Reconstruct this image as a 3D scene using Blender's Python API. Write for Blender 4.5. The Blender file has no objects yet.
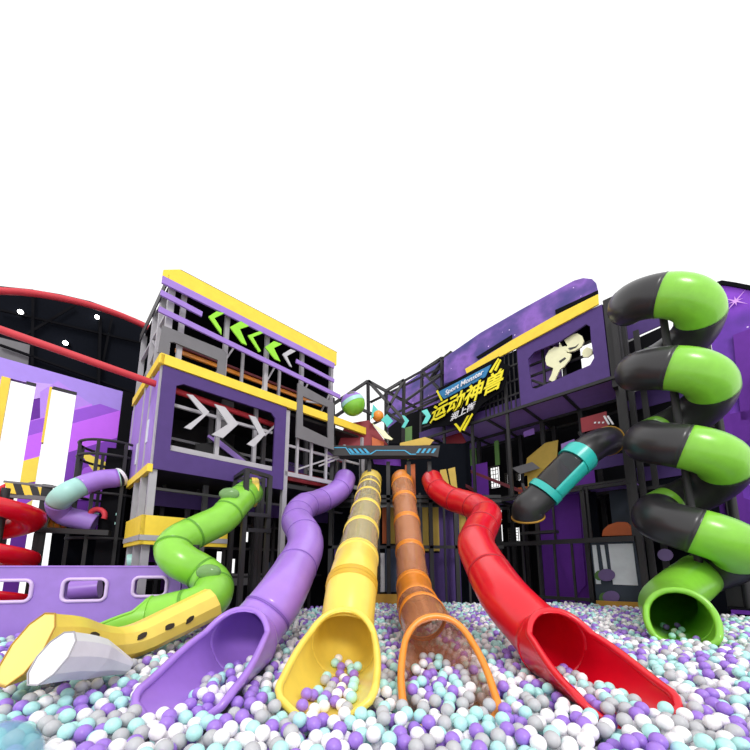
import bpy, bmesh, math, random
from mathutils import Vector as V, Matrix
from mathutils.bvhtree import BVHTree
random.seed(7)
SC = bpy.context.scene
COL = SC.collection

# ------------------------------------------------------------------ camera
F, YC, YH, CAMZ = 350.0, 510.0, 566.0, 1.5
PIT = math.atan((YH - YC) / F)
cd = bpy.data.cameras.new('camera'); cam = bpy.data.objects.new('camera', cd); COL.objects.link(cam)
cam.location = (0, 0, CAMZ); cam.rotation_euler = (math.pi / 2 + PIT, 0, 0)
cd.sensor_width = 36; cd.lens = F / 750 * 36; cd.shift_y = (YC - 375) / 750
cd.clip_start = .05; cd.clip_end = 200
SC.camera = cam
# ------------------------------------------------------------------ sky and lights
w = bpy.data.worlds.new('sky'); SC.world = w; w.use_nodes = True
w.node_tree.nodes['Background'].inputs[0].default_value = (1, 1, 1, 1)
w.node_tree.nodes['Background'].inputs[1].default_value = 1.0
sd = bpy.data.lights.new('sun', 'SUN'); sun = bpy.data.objects.new('sun', sd); COL.objects.link(sun)
sd.energy = 1.1; sd.angle = math.radians(14); sd.color = (1, .985, .96)
sun.rotation_euler = (math.radians(54), 0, math.radians(12))
SC.view_settings.view_transform = 'Standard'; SC.view_settings.look = 'None'
SC.view_settings.exposure = 0.28; SC.view_settings.gamma = 1; SC.view_settings.use_curve_mapping = False

# ------------------------------------------------------------------ pixel rays -> places
cP, sP = math.cos(PIT), math.sin(PIT)
def ray(px, py):
    a = (px - 375) / F; b = (YC - py) / F
    return (a, cP - b * sP, sP + b * cP)
def at(px, py, Y):
    r = ray(px, py); k = Y / r[1]
    return V((r[0] * k, Y, CAMZ + r[2] * k))
def gnd(px, py, Z):
    r = ray(px, py); k = (Z - CAMZ) / r[2]
    return V((r[0] * k, r[1] * k, Z))
def proj(p):
    z = p[2] - CAMZ; dep = p[1] * cP + z * sP; u = -p[1] * sP + z * cP
    return 375 + F * p[0] / dep, YC - F * u / dep, dep
class Frame:
    def __init__(s, A, d, n): s.A, s.d, s.n = A, d, n
    def pt(s, u, v, z): return V((s.A[0] + u * s.d[0] + v * s.n[0], s.A[1] + u * s.d[1] + v * s.n[1], z))
    def px(s, px, py, v=0.):
        r = ray(px, py); A = (s.A[0] + v * s.n[0], s.A[1] + v * s.n[1]); d = s.d
        det = -r[0] * d[1] + r[1] * d[0]
        k = (-A[0] * d[1] + A[1] * d[0]) / det
        return ((r[0] * A[1] - r[1] * A[0]) / det, CAMZ + r[2] * k)
    def uv(s, x, y):
        dx, dy = x - s.A[0], y - s.A[1]
        return dx * s.d[0] + dy * s.d[1], dx * s.n[0] + dy * s.n[1]
a46 = math.radians(46)
E1 = (math.sin(a46), math.cos(a46)); E2 = (-math.cos(a46), math.sin(a46))
LA = at(152, 470, 6); L = Frame((LA[0], LA[1]), E1, E2)      # left wing: u along its front, v into its depth
RA = gnd(648, 606, .63); R = Frame((RA[0], RA[1]), E2, E1)   # right wing
Cc = Frame((-1.2, 8.9), (1, 0), (0, 1))                      # centre bay, square to the camera

# ------------------------------------------------------------------ materials
def lin(c): return tuple((x / 12.92 if x <= .04045 else ((x + .055) / 1.055) ** 2.4) for x in c)
def hexc(h): return lin(tuple(int(h[i:i + 2], 16) / 255 for i in (0, 2, 4)))
def mat(name, h, rough=.4, var=.05, metal=0, coat=0, scale=6, trans=0, alpha=1, emit=0):
    m = bpy.data.materials.new(name); m.use_nodes = True; nt = m.node_tree
    b = nt.nodes['Principled BSDF']; c = hexc(h)
    n = nt.nodes.new('ShaderNodeTexNoise'); n.inputs['Scale'].default_value = scale; n.inputs['Detail'].default_value = 3
    tc = nt.nodes.new('ShaderNodeTexCoord'); nt.links.new(tc.outputs['Object'], n.inputs['Vector'])
    r = nt.nodes.new('ShaderNodeValToRGB'); nt.links.new(n.outputs['Fac'], r.inputs[0])
    r.color_ramp.elements[0].position = .3; r.color_ramp.elements[1].position = .7
    r.color_ramp.elements[0].color = tuple(x * (1 - var) for x in c) + (1,)
    r.color_ramp.elements[1].color = tuple(min(1, x * (1 + var)) for x in c) + (1,)
    nt.links.new(r.outputs[0], b.inputs['Base Color'])
    b.inputs['Roughness'].default_value = rough; b.inputs['Metallic'].default_value = metal
    b.inputs['Coat Weight'].default_value = coat; b.inputs['Coat Roughness'].default_value = .15
    if trans: b.inputs['Transmission Weight'].default_value = trans; b.inputs['IOR'].default_value = 1.1
    if alpha < 1: b.inputs['Alpha'].default_value = alpha
    if emit:
        b.inputs['Emission Color'].default_value = c + (1,); b.inputs['Emission Strength'].default_value = emit
    return m
M = dict(
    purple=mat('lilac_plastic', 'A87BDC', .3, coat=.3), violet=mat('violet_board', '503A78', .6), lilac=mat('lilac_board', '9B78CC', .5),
    yellow=mat('yellow_plastic', 'F9DA5C', .35, coat=.3), yboard=mat('yellow_board', 'F7D43E', .5), ytan=mat('dull_yellow_board', 'C9A845', .6),
    orange=mat('orange_plastic', 'F0912B', .35, coat=.3), red=mat('red_plastic', 'DE0823', .28, coat=.35), redpipe=mat('red_foam', 'C8323E', .6),
    green=mat('green_plastic', '86CC3C', .3, coat=.3), lime=mat('lime_board', '96E02E', .5), dgreen=mat('green_board', '4F7A35', .6),
    black=mat('black_padding', '2D2C2E', .5), dark=mat('dark_lining', '101014', .8), navy=mat('navy_lining', '0D1018', .85),
    char=mat('charcoal_plastic', '2C2B2D', .35, coat=.15), sea_p=mat('lilac_seam', '7E57B4', .5), sea_r=mat('red_seam', 'A80D22', .5), sea_g=mat('green_seam', '5C9A28', .5), sea_y=mat('yellow_seam', 'D9AC2E', .5), grey=mat('grey_board', '6E6C70', .55), lgrey=mat('light_grey_padding', 'ABA8AE', .5),
    white=mat('white_vinyl', 'EDEBF0', .45), silver=mat('silver_board', 'BDBBC0', .5), teal=mat('teal_plastic', '2FBDB4', .35, coat=.3),
    cyan=mat('cyan_paint', '2E9FC9', .4), mint=mat('mint_plastic', 'A9DCD3', .4), redboard=mat('red_board', '8E1F2C', .55),
    ored=mat('orange_board', 'C9622A', .55), slate=mat('slate_board', '3A434E', .5), pale=mat('pale_panel', 'D8DFE2', .4),
    cream=mat('cream_board', 'F0EEC4', .5), purpaint=mat('purple_paint', '6A2E9E', .6), maroon=mat('maroon_padding', '6E2A34', .6),
    floor=mat('pit_floor', '6A6872', .8), pglass=mat('purple_disc', '6E5A8E', .4), lamp=mat('lamp_glow', 'FFFFFF', .4, emit=6),
    net=mat('net_cord', '3A352C', .8), tblue=mat('blue_banner', '2C7FB5', .5), ysign=mat('sign_yellow', 'F8E81E', .4), spot=mat('dark_spot', '33291A', .6),
    umber=mat('amber_board', 'B98A2E', .6), bluegr=mat('blue_grey_board', '3F4C66', .6),
)
def clear(name, h, alpha):
    m = mat(name, h, .08, alpha=alpha); return m
for k_, v_ in (('dark', .08), ('navy', .08), ('black', .35), ('purpaint', .25), ('violet', .25), ('slate', .2)): M[k_].node_tree.nodes['Principled BSDF'].inputs['Specular IOR Level'].default_value = v_
M['clear_y'] = clear('smoky_yellow_clear_tube', 'D8C99C', .45)
M['clear_o'] = clear('amber_clear_tube', 'DD9A70', .45)
M['clear_g'] = clear('clear_green_window', '7FA86A', .75)
M['clear_w'] = clear('clear_chute', 'C98A50', .22)
M['clear_k'] = clear('smoky_window', '3A3A3E', .55)
M['bubble'] = clear('clear_bubble', '8CCBDC', .3)

def mural(name, cols, scale, ang, stars=False):
    m = bpy.data.materials.new(name); m.use_nodes = True; nt = m.node_tree; b = nt.nodes['Principled BSDF']
    tc = nt.nodes.new('ShaderNodeTexCoord')
    mp = nt.nodes.new('ShaderNodeMapping'); mp.inputs['Scale'].default_value = scale; mp.inputs['Rotation'].default_value = ang
    nt.links.new(tc.outputs['Object'], mp.inputs['Vector'])
    if stars:
        n = nt.nodes.new('ShaderNodeTexNoise'); n.inputs['Scale'].default_value = 1; n.inputs['Detail'].default_value = 6; out = n.outputs['Fac']
    else:
        n = nt.nodes.new('ShaderNodeTexWave'); n.wave_profile = 'SAW'; n.inputs['Scale'].default_value = .35; n.inputs['Distortion'].default_value = 0; out = n.outputs['Fac']
    nt.links.new(mp.outputs[0], n.inputs['Vector'])
    r = nt.nodes.new('ShaderNodeValToRGB'); nt.links.new(out, r.inputs[0]); e = r.color_ramp.elements
    r.color_ramp.interpolation = 'LINEAR' if stars else 'CONSTANT'
    k = len(cols)
    for i, c in enumerate(cols):
        pos = (.32 + .4 * i / (k - 1)) if stars else i / k
        el = e[i] if i < 2 else e.new(pos)
        el.position = pos; el.color = hexc(c) + (1,)
    last = r.outputs[0]
    if stars:
        vo = nt.nodes.new('ShaderNodeTexVoronoi'); vo.inputs['Scale'].default_value = 3.2; nt.links.new(tc.outputs['Object'], vo.inputs['Vector'])
        lt = nt.nodes.new('ShaderNodeMath'); lt.operation = 'LESS_THAN'; lt.inputs[1].default_value = .06; nt.links.new(vo.outputs['Distance'], lt.inputs[0])
        mx = nt.nodes.new('ShaderNodeMixRGB'); mx.inputs[2].default_value = (.8, .6, .95, 1)
        nt.links.new(lt.outputs[0], mx.inputs[0]); nt.links.new(last, mx.inputs[1]); last = mx.outputs[0]
    nt.links.new(last, b.inputs['Base Color']); b.inputs['Roughness'].default_value = .6
    return m
M['galaxy'] = mural('galaxy_print', ['3A3A7E', '5C4694', '8A5FBE', '5A3E86'], (1, 1, 1.2), (0, 0, 0), True)
M['galaxy2'] = mural('purple_galaxy_print', ['4A1F8A', '6C2FB2', '8B3FD0', '9A4ADB'], (.7, .7, .7), (0, 0, 0), True)

# ------------------------------------------------------------------ mesh builder
COLL = []      # world-space triangles that the balls must stay clear of
class MB:
    def __init__(s): s.v = []; s.f = []; s.m = []; s.sm = []
    def add(s, vs, fs, mi=0, smooth=False):
        k = len(s.v); s.v += [V(x) for x in vs]
        for f in fs: s.f.append([i + k for i in f]); s.m.append(mi); s.sm.append(smooth)
        return s
    def obox(s, c, ax, ay, az, mi=0):
        c, ax, ay, az = V(c), V(ax), V(ay), V(az)
        vs = [c + i * ax + j * ay + k * az for k in (-1, 1) for j in (-1, 1) for i in (-1, 1)]
        return s.add(vs, [(0, 2, 3, 1), (4, 5, 7, 6), (0, 1, 5, 4), (2, 6, 7, 3), (0, 4, 6, 2), (1, 3, 7, 5)], mi)
    def bar(s, p, q, w=.06, h=None, mi=0, up=None):
        p, q = V(p), V(q); d = (q - p); l = d.length
        if l < 1e-6: return s
        d.normalize(); u = V(up) if up else (V((0, 0, 1)) if abs(d.z) < .95 else V((E1[0], E1[1], 0)))
        a = d.cross(u).normalized(); b = a.cross(d)
        return s.obox((p + q) / 2, a * w / 2, b * (h or w) / 2, d * l / 2, mi)
    def fbox(s, fr, u0, u1, v0, v1, z0, z1, mi=0):
        c = fr.pt((u0 + u1) / 2, (v0 + v1) / 2, (z0 + z1) / 2)
        return s.obox(c, V((*fr.d, 0)) * (u1 - u0) / 2, V((*fr.n, 0)) * (v1 - v0) / 2, V((0, 0, (z1 - z0) / 2)), mi)
    def prism(s, pts, off, mi=0):
        n = len(pts); off = V(off); vs = [V(p) for p in pts] + [V(p) + off for p in pts]
        return s.add(vs, [tuple(range(n)), tuple(range(2 * n - 1, n - 1, -1))] + [(i, i + n, (i + 1) % n + n, (i + 1) % n) for i in range(n)], mi)
    def fpoly(s, fr, uz, v, th, mi=0):
        return s.prism([fr.pt(u, v, z) for u, z in uz], V((*fr.n, 0)) * th, mi)
    def ppoly(s, fr, pxs, v, th, mi=0):
        return s.fpoly(fr, [fr.px(x, y, v) for x, y in pxs], v, th, mi)
    def ring_poly(s, fr, outer, inner, v, th, mi=0):
        """panel with a hole; outer and inner lists of (u,z) of one length"""
        n = len(outer); o = V((*fr.n, 0)) * th
        P = [fr.pt(u, v, z) for u, z in outer] + [fr.pt(u, v, z) for u, z in inner]
        P += [p + o for p in P]; fs = []
        for i in range(n):
            j = (i + 1) % n
            fs += [(i, j, n + j, n + i), (2 * n + i, 3 * n + i, 3 * n + j, 2 * n + j), (i, 2 * n + i, 2 * n + j, j), (n + i, n + j, 3 * n + j, 3 * n + i)]
        return s.add(P, fs, mi)
    def tube(s, pts, r, seg=20, mi=0, caps=False, frames=None, a0=0., a1=2 * math.pi):
        pts = [V(p) for p in pts]; n = len(pts); fr = frames or frames_of(pts); rr = r if isinstance(r, (list, tuple)) else [r] * n
        full = abs(a1 - a0 - 2 * math.pi) < 1e-4; m = seg if full else seg + 1
        vs = []
        for p, (a, b), q in zip(pts, fr, rr):
            for k in range(m):
                t = a0 + (a1 - a0) * k / seg; vs.append(p + (a * math.cos(t) + b * math.sin(t)) * q)
        fs = []
        for i in range(n - 1):
            for k in range(seg):
                k2 = (k + 1) % m
                fs.append((i * m + k, i * m + k2, (i + 1) * m + k2, (i + 1) * m + k))
        s.add(vs, fs, mi, True)
        if caps and full:
            s.add(vs[:m], [tuple(range(m - 1, -1, -1))], mi); s.add(vs[-m:], [tuple(range(m))], mi)
        return s
    def ball(s, c, r, mi=0, n=2, sc=(1, 1, 1)):
        bm = bmesh.new(); bmesh.ops.create_icosphere(bm, subdivisions=n, radius=r)
        s.add([V((v.co.x * sc[0], v.co.y * sc[1], v.co.z * sc[2])) + V(c) for v in bm.verts], [[v.index for v in f.verts] for f in bm.faces], mi, True); bm.free(); return s
    def build(s, name, mats, root=None, label=None, solid=0, collide=False, kind=None):
        o0 = root.matrix_world_loc if False else (V(root['_o']) if root else None)
        if o0 is None:
            xs = s.v; mn = V((min(v.x for v in xs), min(v.y for v in xs), min(v.z for v in xs))); mx = V((max(v.x for v in xs), max(v.y for v in xs), max(v.z for v in xs)))
            o0 = V(((mn.x + mx.x) / 2, (mn.y + mx.y) / 2, mn.z))
        me = bpy.data.meshes.new(name); me.from_pydata([v - o0 for v in s.v], [], s.f)
        for mt in (mats if isinstance(mats, (list, tuple)) else [mats]): me.materials.append(M[mt] if isinstance(mt, str) else mt)
        me.polygons.foreach_set('material_index', s.m); me.polygons.foreach_set('use_smooth', s.sm)
        bm = bmesh.new(); bm.from_mesh(me); bmesh.ops.recalc_face_normals(bm, faces=bm.faces); bm.to_mesh(me); bm.free()
        ob = bpy.data.objects.new(name, me); COL.objects.link(ob)
        if root:
            ob.parent = root; ob['_o'] = tuple(o0)
        else: ob.location = o0; ob['_o'] = tuple(o0)
        if solid:
            md = ob.modifiers.new('solid', 'SOLIDIFY'); md.thickness = solid; md.offset = 0
        if label: ob['label'] = label
        if kind: ob['kind'] = kind
        if collide:
            k = len(COLL and COLL[0] or [])
            if not COLL: COLL.extend([[], []])
            COLL[0].extend(s.v); COLL[1].extend([[i + k for i in f] for f in s.f])
        return ob
def frames_of(pts):
    n = len(pts); out = []
    a = None
    for i in range(n):
        d = (pts[min(i + 1, n - 1)] - pts[max(i - 1, 0)]).normalized()
        if a is None:
            u = V((0, 0, 1)) if abs(d.z) < .9 else V((0, 1, 0)); a = (u - d * u.dot(d)).normalized()
        else: a = (a - d * a.dot(d)).normalized()
        out.append((a, d.cross(a)))
    return out
def smooth_path(pts, n=12):
    pts = [V(p) for p in pts]; P = [2 * pts[0] - pts[1]] + pts + [2 * pts[-1] - pts[-2]]; out = []
    for i in range(1, len(P) - 2):
        for k in range(n):
            t = k / n; a, b, c, d = P[i - 1], P[i], P[i + 1], P[i + 2]
            out.append(.5 * ((2 * b) + (c - a) * t + (2 * a - 5 * b + 4 * c - d) * t * t + (3 * b - a - 3 * c + d) * t ** 3))
    out.append(pts[-1]); return out
def resample(pts, step):
    out = [pts[0]]; acc = 0
    for a, b in zip(pts, pts[1:]):
        l = (b - a).length
        while acc + l >= step:
            a = a + (b - a) * ((step - acc) / l); l = (b - a).length; out.append(a.copy()); acc = 0
            if l < 1e-9: break
        acc += l
    if (out[-1] - pts[-1]).length > step * .3: out.append(pts[-1])
    return out
def thing(name, label, cat, loc, group=None):
    o = bpy.data.objects.new(name, None); COL.objects.link(o); o.location = loc; o.empty_display_size = .1
    o['_o'] = tuple(V(loc)); o['label'] = label; o['category'] = cat
    if group: o['group'] = group
    return o
def tag(o, label, cat, group=None, kind=None):
    o['label'] = label; o['category'] = cat
    if group: o['group'] = group
    if kind: o['kind'] = kind
    return o
def struct(o): o['kind'] = 'structure'; return o
def grid_wall(fr, u0, u1, z0, z1, v, th, holes):
    """wall panel with rectangular openings (u0,u1,z0,z1)"""
    us = sorted({u0, u1, *[h[0] for h in holes], *[h[1] for h in holes]}); zs = sorted({z0, z1, *[h[2] for h in holes], *[h[3] for h in holes]})
    us = [u for u in us if u0 <= u <= u1]; zs = [z for z in zs if z0 <= z <= z1]; mb = MB()
    for a, b in zip(us, us[1:]):
        for c, d in zip(zs, zs[1:]):
            mu, mz = (a + b) / 2, (c + d) / 2
            if any(h[0] < mu < h[1] and h[2] < mz < h[3] for h in holes): continue
            mb.fbox(fr, a, b, v, v + th, c, d)
    return mb
def rrect(u0, u1, z0, z1, r, n=4):
    out = []
    for cx, cz, a in ((u1 - r, z1 - r, 0), (u0 + r, z1 - r, 90), (u0 + r, z0 + r, 180), (u1 - r, z0 + r, 270)):
        for k in range(n + 1):
            t = math.radians(a + 90 * k / n); out.append((cx + r * math.cos(t), cz + r * math.sin(t)))
    return out

ZS = .575      # height of the ball centres at the surface of the pit
# ================================================================== SETTING
mb = MB().add([(-16, 0, 0), (16, 0, 0), (16, 18, 0), (-16, 18, 0), (-16, 0, -.1), (16, 0, -.1), (16, 18, -.1), (-16, 18, -.1)],
              [(0, 1, 2, 3), (7, 6, 5, 4), (0, 4, 5, 1), (1, 5, 6, 2), (2, 6, 7, 3), (3, 7, 4, 0)])
struct(mb.build('floor', 'floor'))

# left hall wall: painted mural with tall window openings, dark wall above it
vm = 3.4
def LU(x, y): return L.px(x, y, vm)
t0, t1 = LU(0, 360), LU(139, 394)
ztop = (t0[1] + t1[1]) / 2; uL = LU(-70, 500)[0]; uR = L.px(200, 500, vm)[0]
h1 = (LU(-9, 440)[0], LU(27, 440)[0], -1, LU(24, 382)[1]); h2 = (LU(42, 440)[0], LU(70, 440)[0], -1, LU(66, 391)[1]); h0 = (LU(-66, 440)[0], LU(-30, 440)[0], -1, LU(-50, 362)[1])
wl = grid_wall(L, uL, uR, 0, ztop, vm, .12, [(h[0], h[1], .05, h[3]) for h in (h1, h2, h0)])
struct(wl.build('wall_left', 'purpaint'))
# painted geometric bands on that wall (thin vinyl pieces, clipped between the openings)
bands = [('7A3FC8', [(-60, 345), (139, 392), (139, 400), (90, 400), (-60, 372)]),]
def clip(poly, u0, u1, z0, z1):
    def cl(P, f, g):
        out = []
        for i in range(len(P)):
            a, b = P[i], P[(i + 1) % len(P)]
            if f(a): out.append(a)
            if f(a) != f(b): out.append(g(a, b))
        return out
    for k, lim, sg in ((0, u0, 1), (0, u1, -1), (1, z0, 1), (1, z1, -1)):
        if not poly: return poly
        poly = cl(poly, lambda p: sg * (p[k] - lim) >= 0, lambda a, b: tuple(a[i] + (b[i] - a[i]) * (lim - a[k]) / (b[k] - a[k]) for i in (0, 1)))
    return poly
cells = []
edges = [uL, h0[0], h0[1], h1[0], h1[1], h2[0], h2[1], uR]
for i in range(7):
    if i in (1, 3, 5): cells.append((edges[i], edges[i + 1], (h0, h1, h2)[(i - 1) // 2][3], ztop))
    else: cells.append((edges[i], edges[i + 1], 0, ztop))
paint = [  # colour, pixel outline on the wall, offset
    ('A98BEA', [(-60, 340), (160, 392), (160, 430), (60, 395), (-60, 385)], .004),
    ('C9A4F2', [(-40, 375), (60, 385), (40, 398), (30, 400), (-40, 410)], .006),
    ('B98AF0', [(40, 392), (58, 381), (92, 405), (40, 424)], .008),
    ('CC7CFA', [(-40, 440), (92, 404), (92, 407), (20, 428), (-40, 460)], .010),
    ('9A52DC', [(-40, 436), (20, 424), (100, 404), (120, 411), (20, 440), (-40, 462)], .012),
    ('CB66FF', [(-40, 455), (140, 405), (140, 440), (60, 462), (-40, 495)], .014),
    ('7C33B8', [(-40, 478), (60, 455), (150, 428), (150, 452), (60, 480), (-40, 505)], .016),
    ('B25CEE', [(60, 475), (140, 452), (150, 500), (60, 500)], .018),
    ('FFE55A', [(77, 449), (105, 462), (128, 470), (128, 482), (98, 478)], .020),
    ('8136BE', [(60, 455), (84, 468), (60, 500)], .021),
    ('FFE24F', [(16, 470), (20, 462), (45, 455), (45, 480), (16, 485)], .020),
    ('9B46D6', [(0, 500), (45, 478), (45, 492), (0, 520)], .022),
    ('FFE98A', [(20, 492), (45, 488), (45, 508), (20, 512)], .020),
]
vf = thing('mural', 'geometric lilac, violet and yellow mural on the left hall wall', 'mural', L.pt((uL + uR) / 2, vm - .02, 0))
for c, pts, off in paint:
    mm = bpy.data.materials.get('mural_' + c) or mat('mural_' + c, c, .6, .03); uz = [LU(x, y) for x, y in pts]; mb = MB()
    for cell in cells:
        q = clip(uz, *cell)
        if len(q) > 2: MB().fpoly(L, q, vm - off - .004, .004).build('painted_band', mm, vf)
for k, h in enumerate((h1, h2)):   # window linings: yellow reveal at the left, black head
    root = struct(MB().fbox(L, h[0] - .01, h[0] + (.03 if k else .12), vm - .02, vm + .14, 3.4 if not k else 4.2, h[3]).build('window_%d' % (k + 1), 'yboard'))
    MB().fbox(L, h[0] + (h[1] - h[0]) * (.7 if not k else .1), h[1], vm - .02, vm + .01, h[3] - .03, h[3] + .03).build('window_head', 'black', root)
# dark hall wall above the mural with curved top
vd = 4.2
top = [(-70, 286), (-30, 285), (0, 286), (30, 289), (60, 294), (90, 301), (115, 310), (135, 318), (150, 325), (165, 332), (200, 352), (215, 362)]
uz = [L.px(x, y, vd) for x, y in top]
zb = ztop + .05
mb = MB()
for a, b in zip(uz, uz[1:]):
    mb.fpoly(L, [(a[0], zb), (b[0], zb), (b[0], b[1]), (a[0], a[1])], vd, .1)
struct(mb.build('wall_left_upper', 'navy'))
root = thing('ceiling_rig', 'black roof trusses high on the dark left hall wall', 'truss', L.pt(2, vd - .05, 5))
for p, q in (((130, 0), (128, 0)),): pass
for x0, y0, x1, y1, wd in ((100, 322, 98, 390, .28), (33, 290, 32, 380, .05), (0, 345, 140, 395, .05), (25, 335, 75, 305, .03), (100, 375, 112, 318, .03), (0, 310, 150, 345, .04)):
    a, b = L.px(x0, y0, vd - .1), L.px(x1, y1, vd - .1)
    MB().bar(L.pt(a[0], vd - .1, a[1]), L.pt(b[0], vd - .1, b[1]), wd, .05).build('truss_bar', 'dark', root)
for k, (x, y) in enumerate(((20.5, 312), (97, 317), (65.5, 343))):
    a = L.px(x, y, vd - .12); c = L.pt(a[0], vd - .12, a[1])
    t = thing('spotlight', ('white ceiling spotlight, leftmost of the three on the dark wall', 'white ceiling spotlight under the upper red rail, rightmost of three', 'white ceiling spotlight, lowest of the three on the dark wall')[k], 'light', c, 'spotlights on the dark wall')
    MB().ball(c, .055, 0, 2).build('bulb', 'lamp', t); MB().bar(c + V((0, .03, 0)), c + V((0, .12, .02)), .07).build('lamp_housing', 'dark', t)
mb = MB().ppoly(L, [(-60, 322), (30, 345), (28, 367), (-60, 347)], vd - .02, .015)
tag(mb.build('wall_panel', 'grey'), 'plain dark grey panel low on the dark upper left wall', 'panel')

# back and right lining walls
struct(grid_wall(L, -.2, 7.6, 0, 5.75, 3.0, .1, [(.5, .9, 1.6, 2.0), (1.1, 1.3, 1.5, 2.1), (1.5, 1.75, 1.6, 2.1), (1.0, 1.6, .9, 1.3), (2.3, 2.5, 1.2, 1.9), (2.7, 2.85, 1.3, 1.7), (.2, .4, 1.2, 1.7), (3.1, 3.2, 2.2, 2.5)]).build('wall_back_left', 'dark'))
holes_R = []
for x0, y0, x1, y1 in ((489, 468, 500, 487), (506, 474, 513, 483), (517, 474, 521, 480), (495, 502, 502, 520), (508, 500, 519, 522), (494, 525, 503, 541), (509, 528, 520, 541), (523, 527, 528, 540)):
    a_, b_ = R.px(x0, y0, 2.6), R.px(x1, y1, 2.6); holes_R.append((b_[0], a_[0], b_[1], a_[1]))
struct(grid_wall(R, -1.4, 8.5, 0, 6.4, 2.6, .1, holes_R).build('wall_back_right', 'dark'))

# ================================================================== LEFT TOWER
T = thing('play_tower', 'three storey play tower with lime arrows and white chevrons, left of the slides', 'play tower', L.pt(2.4, 1.2, 0))
def part(name, mb, m, root=None, **k): return mb.build(name, m, root or T, **k)
for u, z0, z1 in ((.03, 0, 7.0), (2.62, 0, 5.15), (5.02, 2.6, 5.1)):
    part('post', MB().fbox(L, u - .055, u + .055, -.0, .11, z0, z1), 'lgrey')
for u in (.26, 1.12, 2.05, 3.0, 3.92): part('post', MB().fbox(L, u - .045, u + .045, .05, .14, 5.35, 6.86), 'lgrey')
for u in (1.62, 2.55): part('post', MB().fbox(L, u - .03, u + .03, .35, .41, 5.35, 6.4), 'lgrey')
for v in (.6, 1.2, 2.3): part('post', MB().fbox(L, -.05, .05, v - .05, v + .05, 0, 7.0), 'lgrey')
for u, v in ((1.3, 1.2), (2.62, 1.2), (3.9, 1.2), (1.3, 2.4), (3.9, 2.4), (5.0, 1.2)): part('post', MB().fbox(L, u - .05, u + .05, v - .05, v + .05, 0, 5.1), 'grey')
# side diagonals
part('brace', MB().bar(L.pt(0, .1, 5.4), L.pt(0, 1.2, 6.3), .05), 'lgrey'); part('brace', MB().bar(L.pt(0, .6, 5.9), L.pt(0, 2.3, 5.4), .05), 'lgrey')
part('brace', MB().bar(L.pt(0, .1, 6.3), L.pt(0, 2.3, 6.3), .06), 'lgrey')
for u in (.95, 1.95, 2.9, 3.6): part('brace', MB().bar(L.pt(u, .1, 5.4), L.pt(u + .35, .1, 6.2), .035), 'lgrey')
# yellow fascias
part('yellow_fascia', MB().fpoly(L, [(-.05, 6.86), (3.98, 6.86), (3.98, 7.24), (.1, 7.24), (-.16, 7.06), (-.16, 6.86)], -.06, .06), 'yboard')
part('yellow_fascia', MB().fbox(L, -.06, 5.05, -.08, -.0, 5.18, 5.38), 'yboard')
part('yellow_fascia', MB().fbox(L, -.08, -.0, -.08, 2.4, 5.18, 5.36), 'yboard')
part('yellow_fascia', MB().fbox(L, -.08, -.0, -.04, 2.6, 3.14, 3.28), 'yboard')
part('roof_edge', MB().fbox(L, .12, 4.0, -.05, 2.4, 7.24, 7.26), 'black'); part('side_fascia', MB().fbox(L, -.08, -.06, -.06, 2.4, 6.82, 7.02), 'black')
# decks, ceiling, dark lining
part('ceiling_board', MB().fbox(L, 0, 3.95, .15, 2.4, 6.95, 7.0), 'dark')
part('back_lining', MB().fbox(L, .05, 3.98, 2.3, 2.36, 5.2, 6.95), 'navy')
part('back_lining', MB().fbox(L, 3.96, 4.0, .15, 2.36, 5.2, 7.2), 'navy')
part('deck', MB().fbox(L, 0, 5.0, .1, 2.4, 5.1, 5.16), 'black')
part('deck', MB().fbox(L, 0, 5.0, .1, 2.6, 3.3, 3.4), 'black')
part('back_lining', MB().fbox(L, .05, 2.3, 2.3, 2.36, 3.4, 5.1), 'char')
zz = L.px(240, 372, .55)[1]
part('deck_edge', MB().fbox(L, .3, 4.0, .55, .6, zz - .1, zz - .01), 'orange'); part('deck_edge', MB().fbox(L, .3, 4.0, .5, .55, zz, zz + .05), 'maroon')
# side lilac printed panel
part('side_panel', MB().fbox(L, -.04, -.01, .1, 2.5, 3.3, 5.1), 'lilac')
for v, zz in ((.45, 3.8), (1.3, 3.55)): part('side_slot', MB().fbox(L, -.055, -.04, v, v + .1, zz, zz + .45), 'pale')
# purple window frame
n = 5
part('purple_frame', MB().ring_poly(L, [(0.0, 3.2), (2.55, 3.2), (2.55, 5.17), (2.45, 5.17), (.1, 5.17), (0, 5.17), (0, 5.05), (0, 3.3)],
     [(.24, 3.58), (2.28, 3.58), (2.28, 4.82), (2.18, 4.93), (.36, 4.93), (.24, 4.85), (.24, 4.8), (.24, 3.7)], -.05, .05), 'violet')
part('rail', MB().fbox(L, .1, 2.3, .0, .06, 3.6, 3.7), 'lgrey')
part('rail', MB().fbox(L, 2.6, 5.0, .0, .06, 3.56, 3.66), 'lgrey')
part('rail', MB().fbox(L, .1, 2.3, .1, .16, 4.5, 4.56), 'lgrey')
part('rail', MB().fbox(L, 2.6, 5.0, .1, .16, 4.3, 4.36), 'lgrey'); part('rail', MB().fbox(L, .1, 4.9, 1.2, 1.26, 4.2, 4.26), 'lgrey')
part('post', MB().fbox(L, 1.05, 1.13, .05, .13, 3.65, 4.7), 'lgrey')
part('post', MB().fbox(L, 1.95, 2.03, .3, .38, 3.65, 5.1), 'lgrey')
for u in (2.95, 3.35, 3.8, 4.4): part('post', MB().fbox(L, u - .03, u + .03, .05, .11, 3.6, 4.75), 'lgrey')
for a, b in (((3.0, 3.8), (4.4, 4.5)), ((3.6, 4.0), (4.9, 4.7)), ((2.1, 4.4), (2.5, 4.9))): part('brace', MB().bar(L.pt(a[0], .1, a[1]), L.pt(b[0], .1, b[1]), .04), 'lgrey')
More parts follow.
